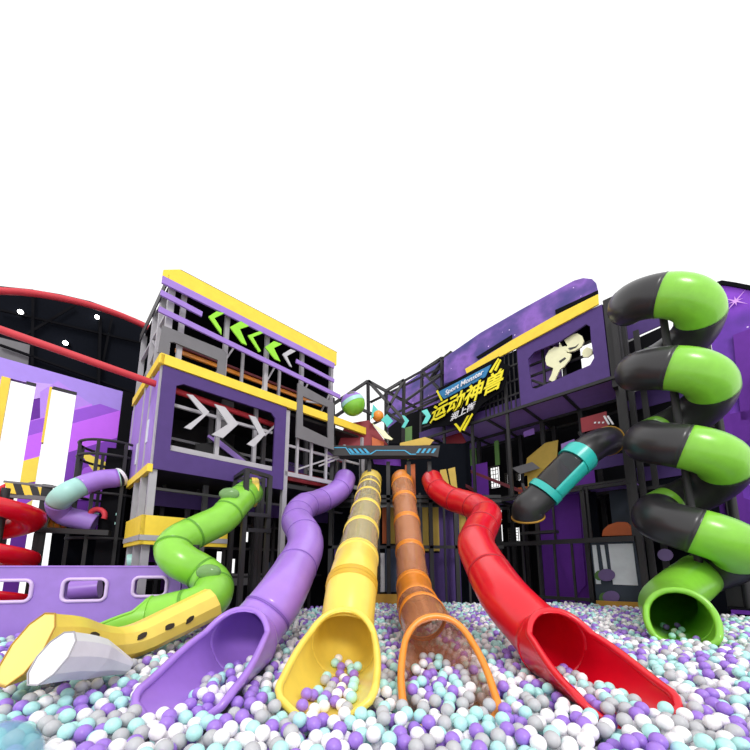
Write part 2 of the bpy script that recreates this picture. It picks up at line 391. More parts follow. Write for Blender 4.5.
part('hanging_panel', MB().fbox(L, 1.25, 1.5, .4, .46, 4.45, 5.1), 'grey')
# grey frame panels
o1 = [(162, 325), (226, 352), (224, 376), (216, 373), (216, 372), (172, 352), (171, 354), (158, 352)]
g = lambda pts, v: [L.px(x, y, v) for x, y in pts]
part('grey_frame', MB().fpoly(L, g([(162.5, 325), (224, 350), (227, 354), (225, 378), (217, 374), (218, 360), (174, 342), (170, 342), (169, 356), (158, 352)], -.03), -.03, .04), 'grey')
part('grey_frame', MB().ring_poly(L, g([(298, 383), (334, 403), (334, 450), (296, 437)], -.1), g([(303, 396), (328, 407), (328, 438), (303, 426)], -.1), -.1, .04), 'grey')
part('brace', MB().bar(L.pt(*((lambda q: (q[0], -.05, q[1]))(L.px(305, 402)))), L.pt(*((lambda q: (q[0], -.05, q[1]))(L.px(330, 406)))), .04), 'lgrey')
# purple rails
def prail(a, b, w): 
    A, B = L.px(*a, -.1), L.px(*b, -.1); part('lilac_rail', MB().bar(L.pt(A[0], -.1, A[1]), L.pt(B[0], -.1, B[1]), .04, w), 'lilac')
prail((162, 279.5), (334, 366), .15); prail((160.5, 292.5), (202, 314.5), .11); prail((158.5, 309), (340, 397), .11); prail((296, 361), (334, 381), .1)
# arrows (top storey) and chevrons
def px_part(name, pts, v, th, m, fr=L, root=None, **k): return MB().ppoly(fr, pts, v, th).build(name, m, root or T, **k)
px_part('arrow', [(208.5, 316.5), (216.5, 311.3), (224.5, 313), (214.5, 318), (221.5, 329), (221.5, 334.5)], -.12, .03, 'lime')
px_part('arrow', [(230, 327), (241, 321), (249, 326), (240, 329), (247, 345), (242, 343)], -.12, .03, 'lime')
px_part('arrow', [(248, 335.5), (260, 331), (263, 333), (253, 337), (261, 351), (259, 352)], -.12, .03, 'lime')
px_part('arrow', [(265, 347), (274, 341), (282, 344), (274, 348), (280.5, 361.5), (275, 359)], -.12, .03, 'lime')
px_part('arrow', [(282.5, 354), (290.5, 349), (296, 351), (287, 356), (292, 367), (290, 366)], -.12, .03, 'silver')
px_part('chevron', [(187, 394), (193, 395), (209.5, 412), (191, 429.5), (184, 427.5), (203, 414)], -.12, .03, 'silver')
px_part('chevron', [(214.5, 404), (225, 407), (238.5, 424), (223, 438), (211.5, 434.5), (228, 424)], -.12, .03, 'silver')
px_part('chevron', [(249, 415), (256, 417), (265.5, 434), (254, 447), (247, 444), (259, 434)], -.12, .03, 'silver')
# yellow corner bay under the tower
part('yellow_bay', MB().fbox(L, -.1, 1.35, -.12, -.06, 1.86, 2.36).fbox(L, -.1, -.04, -.12, 1.3, 1.86, 2.36), 'yboard')
part('bay_stripe', MB().fbox(L, -.115, 1.35, -.135, -.12, 1.93, 2.02).fbox(L, -.115, -.1, -.135, 1.3, 1.93, 2.02), 'lgrey')
# lower storey: purple beams, rails and bars
part('violet_beam', MB().fbox(L, .1, 4.8, 1.3, 1.36, 2.75, 3.1), 'violet')
part('rail', MB().fbox(L, .1, 4.8, .6, .66, 2.95, 3.0), 'grey')
for u in (.6, 1.3, 2.0, 2.7, 3.3, 3.9, 4.5): part('bar', MB().fbox(L, u - .035, u + .035, 1.7, 1.77, 0, 3.3), 'black')
for z in (1.2, 1.9, 2.5): part('rail', MB().fbox(L, .1, 4.9, 1.7, 1.76, z, z + .06), 'black')
part('yellow_panel', MB().fbox(L, 1.7, 2.3, 2.1, 2.14, 2.4, 2.9), 'umber'); part('grey_panel', MB().fbox(L, 2.4, 3.4, 2.1, 2.14, 1.0, 1.3), 'grey'); part('blue_panel', MB().fbox(L, 3.2, 3.5, 2.0, 2.04, 1.35, 1.6), 'bluegr')
part('red_pad', MB().fbox(L, 3.0, 4.6, .7, .9, 3.65, 3.9), 'redboard')
part('purple_pad', MB().fbox(L, 3.0, 3.9, 1.2, 1.5, 3.9, 4.3), 'violet')
for k, u in enumerate((1.5, 1.62, 1.74)): part('tower_slide_rail', MB().bar(L.pt(u - .4, .7, 4.3), L.pt(u + .9, .5, 3.45), .06), ('lilac', 'lilac', 'black')[k])
part('black_mesh', MB().fpoly(L, [(.9, 3.6), (2.2, 3.6), (1.4, 4.25), (.9, 4.1)], .8, .03), 'black')

# ================================================================== RED RAILS (left)
def pipe(name, pts, r, m, label, cat, group=None):
    o = MB().tube(smooth_path(pts, 8), r, 12, caps=True).build(name, m); return tag(o, label, cat, group)
pipe('foam_rail', [at(-40, 315.5, 4.9), at(60, 350.5, 5.35), at(160, 385.5, 6.2), at(278, 426.5, 8.1)], .062, 'redpipe', 'straight red foam rail running down into the window of the left tower', 'rail', 'red rails')
q = [(-50, 290), (0, 291), (30, 293), (60, 298), (90, 305), (120, 315), (145, 326), (160, 334)]
pipe('foam_rail', [(lambda a: L.pt(a[0], 3.7, a[1]))(L.px(x, y, 3.7)) for x, y in q], .075, 'redpipe', 'curved red foam rail along the top of the dark left wall', 'rail', 'red rails')

# ================================================================== CENTRE PLATFORM
K = thing('slide_platform', 'black framed centre platform where the four tube slides start', 'platform', (0.2, 9.9, 0))
def kp(name, mb, m, **k): return mb.build(name, m, K, **k)
CF = Frame((0, 9.0), (1, 0), (0, 1))
ys = lambda y, Y=9.0: at(375, y, Y)[2]
for x in (-1.15, -.15, .35, .9, 1.45, 2.1, 2.75): kp('post', MB().fbox(CF, x - .05, x + .05, 0, .1, 0, 4.25 if x < 1.5 else 3.35), 'black')
for x in (-.6, .1, .62, 1.18, 1.8, 2.4): kp('bar', MB().fbox(CF, x - .025, x + .025, 0.02, .07, 0, 3.4), 'black')
for x in (-1.0, -.8, -.4, -.25): kp('bar', MB().fbox(CF, x - .02, x + .02, 0.3, .34, 3.4, 4.5), 'black')
for z in (ys(547), ys(501), 3.3, ys(457)): kp('beam', MB().fbox(CF, -1.2, 3.3 if z < 3.6 else 1.5, 0, .08, z - .04, z + .04), 'black')
kp('deck', MB().fbox(CF, -1.2, 3.0, .1, 2.4, 3.25, 3.35), 'black')
kp('yellow_sill', MB().fbox(CF, -.6, 1.5, -.08, 0, .35, ys(594)), 'umber')
# panels on the back of the bay
for x0, x1, z0, z1, m in ((-1.1, -.3, .3, 1.95, 'violet'), (-.3, .15, .3, 3.2, 'dark'), (.12, .26, ys(592, 9.5), ys(553, 9.5), 'white'), (.27, .8, ys(592, 9.5), ys(548, 9.5), 'bluegr'),
                          (.2, .33, 2.1, 3.1, 'ored'), (.42, .55, 2.1, 3.1, 'ytan'), (.62, .9, 2.1, 3.1, 'maroon'), (.95, 1.3, 1.9, 3.1, 'bluegr'), (1.3, 1.75, 1.9, 3.1, 'ytan'), (1.75, 2.3, .3, 3.1, 'violet'), (1.0, 1.75, .3, 1.85, 'violet'), (2.3, 2.8, 2.0, 3.1, 'ytan')):
    kp('back_panel', MB().fbox(CF, x0, x1, .52, .56, z0, z1), m)
kp('back_lining', MB().fbox(CF, -1.2, 3.2, 1.2, 1.25, 0, 3.2), 'navy')
kp('back_lining', MB().fbox(CF, -1.9, 3.2, 2.35, 2.4, 3.35, 5.6), 'navy')
# upper truss
def cp(x, y, Y): return at(x, y, Y)
tr = [((320, 413), (368, 381), 9.6), ((368, 381), (386, 391), 9.6), ((368, 381), (369, 470), 9.6), ((386, 391), (386, 455), 9.6), ((386, 391), (438, 362), 9.6), ((340, 400), (372, 414), 9.6), ((386, 391), (404, 380), 9.6),
      ((404, 380), (403, 455), 9.6), ((368, 381), (404, 420), 9.6), ((386, 412), (404, 380), 9.6), ((371, 402), (440, 368), 9.9), ((404, 402), (440, 376), 9.9), ((386, 391), (420, 410), 9.9), ((422, 371), (421, 440), 9.8),
      ((442, 358), (442, 425), 9.8), ((442, 358), (470, 374), 9.8), ((442, 358), (422, 371), 9.8), ((442, 360), (452, 352), 9.8), ((422, 371), (442, 392), 9.8), ((371, 425), (445, 390), 10.1), ((386, 412), (406, 425), 10.1), ((404, 415), (440, 398), 10.1),
      ((333, 398), (334, 450), 9.4), ((333, 418), (345, 410), 9.4), ((462, 372), (462, 420), 10.0), ((432, 379), (480, 356), 10.0)]
def tpt(q, Y):
    if q[0] < 415: return at(*q, Y)
    a_ = R.px(*q, .35); return R.pt(a_[0], .35, a_[1])
for a, b, Y in tr: kp('truss_beam', MB().bar(tpt(a, Y), tpt(b, Y), .075 if a[0] < 415 else .1), 'black')
arc = [tpt((x, y), 9.7) for x, y in ((430, 379), (437, 368), (446, 358), (458, 353), (470, 355), (476, 357))]
kp('arched_beam', MB().tube(smooth_path(arc, 6), .05, 8), 'black'); kp('arched_beam', MB().tube(smooth_path([p + V((.1, .3, .1)) for p in arc], 6), .05, 8), 'black')
# colour panels of the bay
def cpoly(name, pts, Y, m, th=.04, root=K, **k): return MB().prism([at(x, y, Y) for x, y in pts], (0, th, 0)).build(name, m, root, **k)
cpoly('red_panel', [(345, 424), (369, 420), (388, 445), (338, 446)], 9.5, 'redboard'); cpoly('cream_panel', [(372, 423), (385, 431), (392, 440), (384, 438)], 9.2, 'cream')
cpoly('cream_panel', [(386, 433), (393, 439), (389, 440)], 9.25, 'cream'); cpoly('orange_panel', [(372, 437), (384, 442), (384, 447), (372, 446)], 9.4, 'ored')
cpoly('yellow_panel', [(400, 443), (425, 437), (434, 440), (430, 445), (400, 446)], 9.1, 'ytan'); cpoly('green_panel', [(404, 428), (412, 426), (412, 441), (404, 443)], 9.9, 'dgreen')
cpoly('violet_panel', [(372, 456), (400, 452), (401, 466), (374, 464)], 9.9, 'purpaint'); cpoly('green_panel', [(404, 455), (416, 452), (408, 460)], 9.9, 'dgreen')
cpoly('purple_panel', [(326, 452), (334, 450), (334, 468), (326, 466)], 9.6, 'lilac'); cpoly('red_panel', [(335, 455), (350, 456), (346, 462), (338, 462)], 9.6, 'redboard')
cpoly('orange_panel', [(405, 465), (415, 464), (416, 500), (406, 496)], 9.7, 'ored'); MB().ppoly(R, [(388, 428), (404, 416), (440, 402), (440, 440), (388, 446)], .7, .05).build('dark_panel', 'dark', K)
cpoly('yellow_panel', [(440, 470), (446, 469), (455, 510), (442, 510)], 10.4, 'ytan'); cpoly('yellow_panel', [(448, 469), (455, 467), (460, 512), (456, 512)], 10.4, 'ytan')
MB().ppoly(R, [(386, 396), (446, 356), (478, 350), (478, 400), (386, 432)], .9, .05).build('galaxy_panel', 'galaxy', K)
# black name board with cyan hazard pattern
bd = thing('cyan_striped_board', 'black board with cyan slashes hung over the tops of the centre slides', 'board', at(383, 455, 8.75))
MB().prism([at(x, y, 8.75) for x, y in ((327, 445.5), (440, 445.5), (438, 457), (430, 455.5), (368, 455.5), (334, 455.5), (327, 450))], (0, .05, 0)).build('board', 'black', bd); bdb = bpy.data.objects['board']
def cy(pts): MB().prism([at(x, y, 8.74) for x, y in pts], (0, .012, 0)).build('cyan_stripe', 'cyan', bdb)
for x in (348, 353, 358, 363): cy([(x, 448.5), (x + 2.5, 448.5), (x + 7, 453.2), (x + 4, 453.2)])
for x in (416, 421, 426, 431): cy([(x, 453), (x + 2.5, 453), (x + 5.5, 448.5), (x + 3, 448.5)])
cy([(329, 447.2), (346, 447.2), (351, 453.6), (370, 453.6), (376, 450), (405, 450), (411, 453.8), (416, 453.8), (416, 454.6), (410, 454.6), (404.5, 450.8), (376.5, 450.8), (371, 454.4), (350, 454.4), (345.5, 448), (329, 448)])
# pod ball, orange ball
pc = at(353, 404, 9.0)
pod = thing('hanging_pod', 'round pod with green base, mint band and lilac window above yellow fascia', 'pod', pc - V((0, 0, .34)))
def podshell(lo, hi, m, r, name):
    mb = MB(); nrm = V((-.42, 0, .9)).normalized(); a = nrm.orthogonal().normalized(); b = nrm.cross(a); vs = []; fs = []; N = 28; K_ = 8
    for i in range(K_ + 1):
        h = lo + (hi - lo) * i / K_; q = math.sqrt(max(0, 1 - h * h))
        for k in range(N): t = 2 * math.pi * k / N; vs.append(pc + (nrm * h + (a * math.cos(t) + b * math.sin(t)) * q) * r)
    for i in range(K_):
        for k in range(N): fs.append((i * N + k, i * N + (k + 1) % N, (i + 1) * N + (k + 1) % N, (i + 1) * N + k))
    mb.add(vs, fs, 0, True).build(name, m, pod)
podshell(-1, -.12, 'green', .33, 'pod_base'); podshell(-.12, .22, 'mint', .335, 'pod_band'); podshell(.22, 1, 'lilac', .33, 'pod_roof')
MB().ball(pc + V((-.03, -.24, .16)), .11, 0, 2, (1.1, .5, .8)).build('window', 'grey', pod)
tag(MB().ball(at(378, 416, 9.3), .16, 0, 3).build('ball_ornament', 'orange'), 'orange ball between the round pod and the cyan arrows', 'ball')
def arrow(pts, Y, label): tag(MB().prism([at(x, y, Y) for x, y in pts], (0, .04, 0)).build('arrow_sign', 'teal'), label, 'arrow', 'teal arrows')
arrow([(373, 404), (379, 411), (371, 419)], 9.2, 'solid teal triangle arrow beside the round pod'); arrow([(381, 420), (387, 414), (393, 421), (387, 427), (385, 423)], 9.2, 'solid teal arrowhead below the orange ball')
arrow([(402, 415), (405, 416), (409, 420.5), (404.5, 428), (401.5, 427), (405, 421)], 9.0, 'thin teal chevron arrow, between the arrowhead and sign')
arrow([(421.5, 411), (427, 409), (431, 416), (427, 423), (422, 424), (426, 416)], 8.9, 'wide teal chevron arrow touching the left end of the sign')

# ================================================================== RIGHT TOWER
G = thing('play_tower', 'dark purple play tower with galaxy fascia, right of the slides', 'play tower', R.pt(2.6, 1.2, 0))
def rp(name, mb, m, **k): return mb.build(name, m, G, **k)
def rpx(name, pts, v, th, m, **k): return MB().ppoly(R, pts, v, th).build(name, m, G, **k)
rz = lambda x, y, v=0: R.px(x, y, v)[1]
ru = lambda x, y, v=0: R.px(x, y, v)[0]
rpx('galaxy_fascia', [(444, 358), (480, 333), (520, 310), (560, 288), (574, 280.5), (583, 278), (592, 279), (596, 283), (598, 292), (598, 304), (560, 324), (520, 346), (470, 374), (444, 384)], .06, .05, 'galaxy')
rpx('yellow_fascia', [(556, 315), (598, 294), (598.5, 304), (515, 348), (466, 374), (464, 369)][:3] + [(516, 348), (467, 374), (465, 369), (512, 340)], -.06, .05, 'yboard')
rpx('fascia_slot', [(555, 310), (598, 290), (598, 294), (558, 313), (556, 316)], .03, .03, 'dark'); rpx('fascia_slot', [(476, 357), (512, 334.5), (512, 339), (478, 359)], .03, .03, 'dark')
zb0, zb1 = rz(611, 376), rz(516, 348) + .14
ub0, ub1 = ru(606.5, 345), ru(519, 380)
ohole = [R.px(x, y) for x, y in ((528, 359), (534, 352), (560, 341), (586, 324), (590, 326), (591, 340), (594, 358), (590, 365), (560, 378), (536, 388.5), (532, 388), (530, 376))]
oo = []
for (u, z) in ohole: oo.append((u, z))
cu, cz = (ub0 + ub1) / 2, (zb0 + zb1) / 2
def toRect(u, z):
    du, dz = u - cu, z - cz; k = min((ub1 - ub0) / 2 / max(abs(du), 1e-6), (zb1 - zb0) / 2 / max(abs(dz), 1e-6)); return (cu + du * k, cz + dz * k)
# insert rays to the rectangle's corners
inn = oo[:]
for cx_, cz_ in ((ub0, zb0), (ub1, zb0), (ub0, zb1), (ub1, zb1)):
    ang = math.atan2(cz_ - cz, cx_ - cu); best = None
    for i in range(len(inn)):
        a, b = inn[i], inn[(i + 1) % len(inn)]; d = (math.cos(ang), math.sin(ang))
        ex, ez = b[0] - a[0], b[1] - a[1]; det = ex * (-d[1]) + ez * d[0]
        if abs(det) < 1e-9: continue
        rx_, rz_ = cu - a[0], cz - a[1]; t = (rx_ * (-d[1]) + rz_ * d[0]) / det; s_ = (ex * rz_ - ez * rx_) / det
        s_ = ((a[0] + ex * t - cu) * d[0] + (a[1] + ez * t - cz) * d[1])
        if 0 <= t <= 1 and s_ > 0: best = (i, (a[0] + ex * t, a[1] + ez * t))
    if best: inn.insert(best[0] + 1, best[1])
rp('purple_box_front', MB().ring_poly(R, [toRect(*p) for p in inn], inn, 0, .06), 'violet')
rp('purple_box_end', MB().fbox(R, ub0, ub0 + .05, .06, 2.2, zb0, zb1), 'violet')
rp('lining_board', MB().fbox(R, 2.42, 6.4, 1.0, 1.05, zb0 + .1, zb1 + .45), 'navy')
rp('black_end', MB().fbox(R, ub0 - .3, ub0 - .02, .02, 2.2, zb0 - .3, zb1 + .1), 'black')
# what shows inside the window: purple board, bright opening and black bars
rp('purple_board', MB().fbox(R, 1.5, 2.4, .7, .75, zb0, zb1), 'purple')
for u in (1.6, 1.85, 1.3): rp('bar', MB().fbox(R, u - .03, u + .03, .3, .36, zb0, zb1), 'black')
for z in (zb0 + .6, zb0 + 1.0, zb0 + 1.35): rp('bar', MB().fbox(R, ub0, ub1, .36, .42, z - .03, z + .03), 'black')
rp('bar', MB().bar(R.pt(2.2, .25, zb0 + .8), R.pt(1.3, .25, zb0 + .1), .06), 'black')
rp('net_strip', MB().fbox(R, .4, 1.6, .28, .3, zb0 + .3, zb0 + .5), 'umber')
rp('lining_board', MB().fbox(R, 1.0, 1.5, .8, .85, zb0 + .5, zb1), 'dark'); rp('lining_board', MB().fbox(R, .1, 1.5, .8, .85, zb1 - .42, zb1 + .35), 'dark'); rp('lining_board', MB().fbox(R, .1, 2.4, .06, .8, zb1 - .02, zb1 + .02), 'dark')
# runner figure cut out of cream board in the window
rn = thing('runner_figure', 'cream cut-out of a running sports figure in the purple box window', 'figure', R.pt(*((lambda q: (q[0], .12, q[1]))(R.px(556, 385, .12)))))
MB().ppoly(R, [(545.3, 361), (545.5, 356.5), (549, 350.5), (554.5, 346.8), (558.6, 347.3), (560, 342.6), (562, 346.6), (566, 346), (566.7, 352.6), (571.3, 354), (569.3, 360), (564, 366.6), (560, 369.3), (556.6, 376), (554, 382), (548.7, 380), (551.3, 374.6), (553.3, 368), (546.7, 365.3)], .12, .05).build('body', 'cream', rn)
MB().ppoly(R, [(564, 340), (570.7, 334.7), (577.3, 333.3), (582, 336), (584, 341.3), (581.3, 346.7), (574.7, 350.7), (568, 352), (564.7, 349.3), (567.3, 345.3)], .11, .06).build('head', 'cream', rn); hd_ = bpy.data.objects['head']
MB().ppoly(R, [(568, 348), (575, 346.5), (579, 343.5), (576, 347.5), (570, 350)], .1, .02).build('mouth', 'char', hd_)
MB().ppoly(R, [(583, 350), (587, 347), (592, 349), (592, 354), (588, 357), (583, 357), (582, 353)], .12, .05).build('hand', 'cream', rn)
MB().ppoly(R, [(559, 361), (565, 357), (566, 358.5), (560, 363)], .11, .02).build('crease', 'char', rn)
# soffits (violet lightened to lilac, standing in for bounce light) and decks
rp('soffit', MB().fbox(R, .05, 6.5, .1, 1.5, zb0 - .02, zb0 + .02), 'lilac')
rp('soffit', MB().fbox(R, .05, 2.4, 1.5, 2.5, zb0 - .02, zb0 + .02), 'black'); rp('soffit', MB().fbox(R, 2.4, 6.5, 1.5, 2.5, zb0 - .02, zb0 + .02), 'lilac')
for v in (.0, 1.5, 2.4): rp('beam', MB().fbox(R, .05, 6.5, v - .035, v + .035, zb0 - .1, zb0 - .02), 'black')
for u in (.1, 1.32, 2.43, 3.6, 4.7, 5.9): rp('beam', MB().fbox(R, u - .035, u + .035, 0, 2.5, zb0 - .07, zb0 - .02), 'black')
for z in (3.55,):
    rp('deck', MB().fbox(R, .05, 6.5, .3, 2.5, z, z + .06), 'black'); rp('violet_soffit', MB().fbox(R, .05, 6.3, .35, 1.2, z - .03, z), 'lilac')  # underside also lightened from violet, in place of light from below
    for v in (.3, 1.3): rp('beam', MB().fbox(R, .05, 6.5, v - .04, v + .04, z - .1, z - .02), 'black')
    for u in (.1, 1.15, 2.35, 3.5, 4.7): rp('beam', MB().fbox(R, u - .04, u + .04, 0.2, 2.5, z - .1, z - .02), 'black')
# posts
for u, v in ((0, 0), (-.12, .32), (0.12, .3), (1.32, 1.5), (2.43, 1.5), (3.6, 1.5), (4.7, 1.5), (5.9, 1.5), (1.15, 2.3), (2.35, 2.3), (3.5, 2.3), (-.3, .9)):
    top_ = 7.6 if u < .2 else zb0
    rp('post', MB().fbox(R, u - .06, u + .06, v - .06, v + .06, 0, top_), 'black')
for u in (2.9, 4.1, 5.2): rp('post', MB().fbox(R, u - .04, u + .04, 0, .08, 3.5, zb0 + 1.1), 'black')
# open net bays between box and centre
for z in (zb0 + .45, zb0 + .9, zb0 + 1.4): rp('rail', MB().fbox(R, 2.4, 6.2, .1, .15, z, z + .05), 'black')
rp('railing_board', MB().fbox(R, 2.4, 6.4, .15, .19, zb0, zb0 + .32), 'violet')
for k in range(9): rp('net_bar', MB().fbox(R, 2.5 + k * .14, 2.53 + k * .14, .12, .15, zb0, zb1), 'black')
# railing in front
zr = rz(620, 539); 
rp('rail', MB().fbox(R, .1, 6.0, -.05, .05, zr - .06, zr + .06), 'black'); zl = rz(595, 604); rp('rail', MB().fbox(R, 1.1, 6.0, -.04, .04, zl + .05, zl + .13), 'black')
for k in range(11): rp('bar', MB().fbox(R, 1.4 + k * .42, 1.45 + k * .42, -.03, .03, .3, zr), 'black')
for k in range(6): rp('bar', MB().fbox(R, 1.0 + k * .85, 1.05 + k * .85, .2, .25, zr, 3.5), 'black')
for a, b in (((4.9, .5, 4.9), (2.6, .3, 3.6)), ((5.6, .4, 4.9), (4.2, .2, 3.9))):
    rp('brace', MB().bar(R.pt(*a), R.pt(*b), .09), 'maroon')
# coloured boards inside
for u in (1.15, 2.35, 3.5, 4.7, 5.9): rp('post', MB().fbox(R, u - .05, u + .05, .25, .35, 0, 3.55), 'black')
for nm, pp, v_, m_ in (('yellow_board', [(527, 458), (545, 443), (558, 440), (556, 468), (524, 476)], 1.3, 'ytan'), ('purple_board', [(561, 444), (574, 439), (580, 452), (562, 470)], 1.35, 'purple'), ('purple_board', [(523, 432), (534, 428), (534, 434), (524, 437)], 1.4, 'purple'),
        ('purple_board', [(462, 478), (470, 474), (474, 520), (466, 520)], 1.4, 'purple'), ('grey_ramp', [(512, 468), (532, 462), (540, 468), (520, 474)], 1.0, 'grey'), ('purple_board', [(556, 500), (578, 488), (586, 585), (574, 598), (560, 560)], .95, 'purpaint'), ('red_board', [(440, 436), (458, 428), (466, 442), (450, 452)], .5, 'redboard')):
    rpx(nm, pp, v_, .04, m_)
for args in (('red_board', .45, 1.05, .4, rz(600, 428, .4), rz(600, 413, .4), 'redboard'), ('yellow_board', 2.0, 2.9, 1.2, 3.7, 4.65, 'ytan'), ('amber_board', 2.6, 3.4, 1.6, 3.65, 4.1, 'ored'), ('green_board', 3.7, 3.85, 1.0, 4.85, 5.7, 'dgreen'),
             ('purple_board', 1.0, 1.75, 1.0, 3.65, 4.7, 'purpaint'), ('purple_board', 1.35, 2.6, 1.0, 0, 3.5, 'purpaint'), ('purple_pillar', 4.1, 4.7, .9, 0, 5, 'purpaint'), ('yellow_board', 4.9, 5.6, 1.4, 2.1, 3.5, 'ytan'),
             ('grey_board', .25, .75, 1.2, 2.3, 3.5, 'slate'), ('green_board', 4.5, 5.0, .9, 5.0, 5.6, 'dgreen'), ('violet_board', .1, 1.0, .5, 4.0, 4.3, 'violet'), ('dark_board', 1.0, 1.35, .95, 0, 3.5, 'navy')):
    nm, u0, u1, v, z0, z1, m = args; rp(nm, MB().fbox(R, u0, u1, v, v + .04, z0, z1), m)
for x0, x1 in ((603, 605), (606.5, 609)): rpx('white_slash', [(x0, 416), (x0 + 2, 415.5), (x1 + 5, 424), (x1 + 3, 424.5)], .38, .015, 'white')
for x in (594, 598, 602): rpx('white_dash', [(x, 422), (x + 2, 421.5), (x + 2, 423), (x, 423.5)], .38, .015, 'white')
rpx('orange_dome', [(602, 536), (603, 530), (608, 525), (617, 522), (626, 522), (630, 526), (632, 535)], .5, .2, 'ored')
# pale panel with slate surround and two purple discs
rpx('slate_panel', [(590, 541), (634, 539), (646, 606), (597, 604)], .12, .03, 'slate')
for q in ([(592, 545), (596, 545), (601, 584), (596, 584)], [(600, 545), (604, 545), (607.5, 569), (603.5, 569)], [(608, 544), (632.5, 543.5), (638, 585.5), (613, 584.5)]): rpx('pale_panel', q, .1, .02, 'pale')
for x, y in ((606.5, 575), (611, 597)):
    rpx('purple_disc', [(x + 8.5 * math.cos(t * .3927), y + 6.2 * math.sin(t * .3927)) for t in range(16)], .07, .02, 'pglass')
    rpx('green_disc', [(x - 7 + 5 * math.cos(t * .3927), y + .5 + 5 * math.sin(t * .3927)) for t in range(16)], .085, .012, 'dgreen')
rpx('yellow_sill', [(596, 600.5), (641, 602.5), (644, 613), (597, 611)], -.1, .06, 'umber')
# nets over openings
for (u0, u1, z0, z1) in holes_R:
    nt = MB()
    for k in range(5):
        u = u0 + (u1 - u0) * k / 4; nt.fbox(R, u - .01, u + .01, 2.5, 2.52, z0, z1)
    for k in range(6):
        z = z0 + (z1 - z0) * k / 5; nt.fbox(R, u0, u1, 2.48, 2.5, z - .01, z + .01)
    rp('net', nt, 'net')
# small black shelf and lower step lines
rp('shelf', MB().fbox(R, 1.7, 2.6, -.3, 0, 2.35, 2.42), 'black')

# ---- sign
def text_mesh(txt, size, m, origin, du, dz, shear=0., depth=.015, name='letters', root=None, bold=0.):
    cu_ = bpy.data.curves.new('t', 'FONT'); cu_.body = txt; cu_.size = 1; cu_.extrude = .02; cu_.offset = bold; cu_.resolution_u = 3
    ob = bpy.data.objects.new('t', cu_); COL.objects.link(ob); bpy.context.view_layer.update()
    me = bpy.data.meshes.new_from_object(ob.evaluated_get(bpy.context.evaluated_depsgraph_get())); bpy.data.objects.remove(ob)
    xs = [v.co.x for v in me.vertices]; yy = [v.co.y for v in me.vertices]; x0, x1, y0, y1 = min(xs), max(xs), min(yy), max(yy)
    W, Hh = size; nv = -V((*R.n, 0)) * depth / .04; mb = MB(); vs = []
    for v in me.vertices:
        a = (v.co.x - x0) / (x1 - x0); b = (v.co.y - y0) / (y1 - y0)
        vs.append(V(origin) + V(du) * a * W + V(dz) * b * Hh + V(du) * shear * b * Hh + nv * (v.co.z + .02))
    mb.add(vs, [list(p.vertices) for p in me.polygons]); return mb.build(name, m, root)
sg = thing('neon_sign', 'slanted sign with yellow Chinese characters under a blue banner', 'sign', R.pt(*((lambda q: (q[0], -.2, q[1]))(R.px(462, 430, -.2)))))
vS = -.25
def sp(x, y, v=vS): q = R.px(x, y, v); return R.pt(q[0], v, q[1])
MB().ppoly(R, [(436, 390), (499, 356), (501, 362), (510, 366), (503, 390), (482, 404), (472, 418), (460, 432), (454, 424), (430, 428), (432, 408), (442, 402)], vS + .06, .05).build('backing', 'dark', sg)
MB().ppoly(R, [(438, 392), (491, 364.5), (485, 377), (444, 399)], vS + .02, .03).build('banner', 'tblue', sg); bn_ = bpy.data.objects['banner']
for q in ([(454, 424), (456, 423), (460, 428), (467, 416), (469, 415), (460, 432)], [(436, 391), (437.5, 390), (443, 401), (441.5, 402)], [(489, 372), (498, 358), (499, 359), (491, 373)], [(494, 370), (500, 359), (501, 360), (496, 371)], [(462, 430), (472, 413), (473, 414), (464, 431)]):
    MB().ppoly(R, q, vS + .01, .03).build('gold_line', 'ysign', sg)
def sign_text(txt, bl, br, tl, m, sh, bold, dv, name, root=sg):
    o, r_, t_ = sp(*bl, vS + dv), sp(*br, vS + dv), sp(*tl, vS + dv); du = r_ - o; dz = t_ - o
    return text_mesh(txt, (1, 1), m, o, du, dz, sh, .02, name, root, bold)
sign_text('运动神兽', (428.5, 425.5), (502, 388), (433.5, 404.5), 'dark', 0, .05, 0, 'letter_outline')
sign_text('运动神兽', (429.5, 424.5), (501, 388), (434, 405.5), 'ysign', 0, .02, -.03, 'letters')
sign_text('Sport Monster', (445, 397), (483, 376), (446, 390.5), 'white', 0, .01, -.01, 'banner_letters', bn_)
sign_text('润上街', (450, 422), (474, 409), (452, 414), 'white', 0, .012, -.03, 'letters')

# ---- right hall wall (galaxy) behind the spiral
vr = 1.9
topR = [(596, 330), (612, 300), (622, 289), (640, 279), (660, 273), (690, 272), (720, 276), (750, 284), (790, 296), (840, 315)]
uz = [R.px(x, y, vr) for x, y in topR]; mb = MB()
uz = [R.px(x, y, vr) for x, y in ((702, 288), (722, 282), (735, 284), (750, 287), (790, 297), (840, 315))]
for a, b in zip(uz, uz[1:]): mb.fpoly(R, [(a[0], 0), (b[0], 0), (b[0], b[1]), (a[0], a[1])], vr, .1)
struct(mb.build('wall_right', 'galaxy2'))
gb = thing('wall_band', 'black border strip along the curved top of the purple right wall', 'trim', R.pt(-3, vr, 6))
uz2 = [(u, z) for u, z in uz]
MB_ = MB()
for a, b in zip(uz2, uz2[1:]): MB_.fpoly(R, [(a[0], a[1] - .1), (b[0], b[1] - .1), (b[0], b[1] + .02), (a[0], a[1] + .02)], vr - .05, .05)
MB_.build('border', 'dark', gb)
st = MB(); c_ = R.px(735.5, 301, vr - .04)
pts = []
for k in range(16):
    rr_ = (.27, .04, .13, .04)[k % 4]; t = k * math.pi / 8 + .78; pts.append((c_[0] + rr_ * math.cos(t), c_[1] + rr_ * math.sin(t)))
st.fpoly(R, pts, vr - .04, .01)
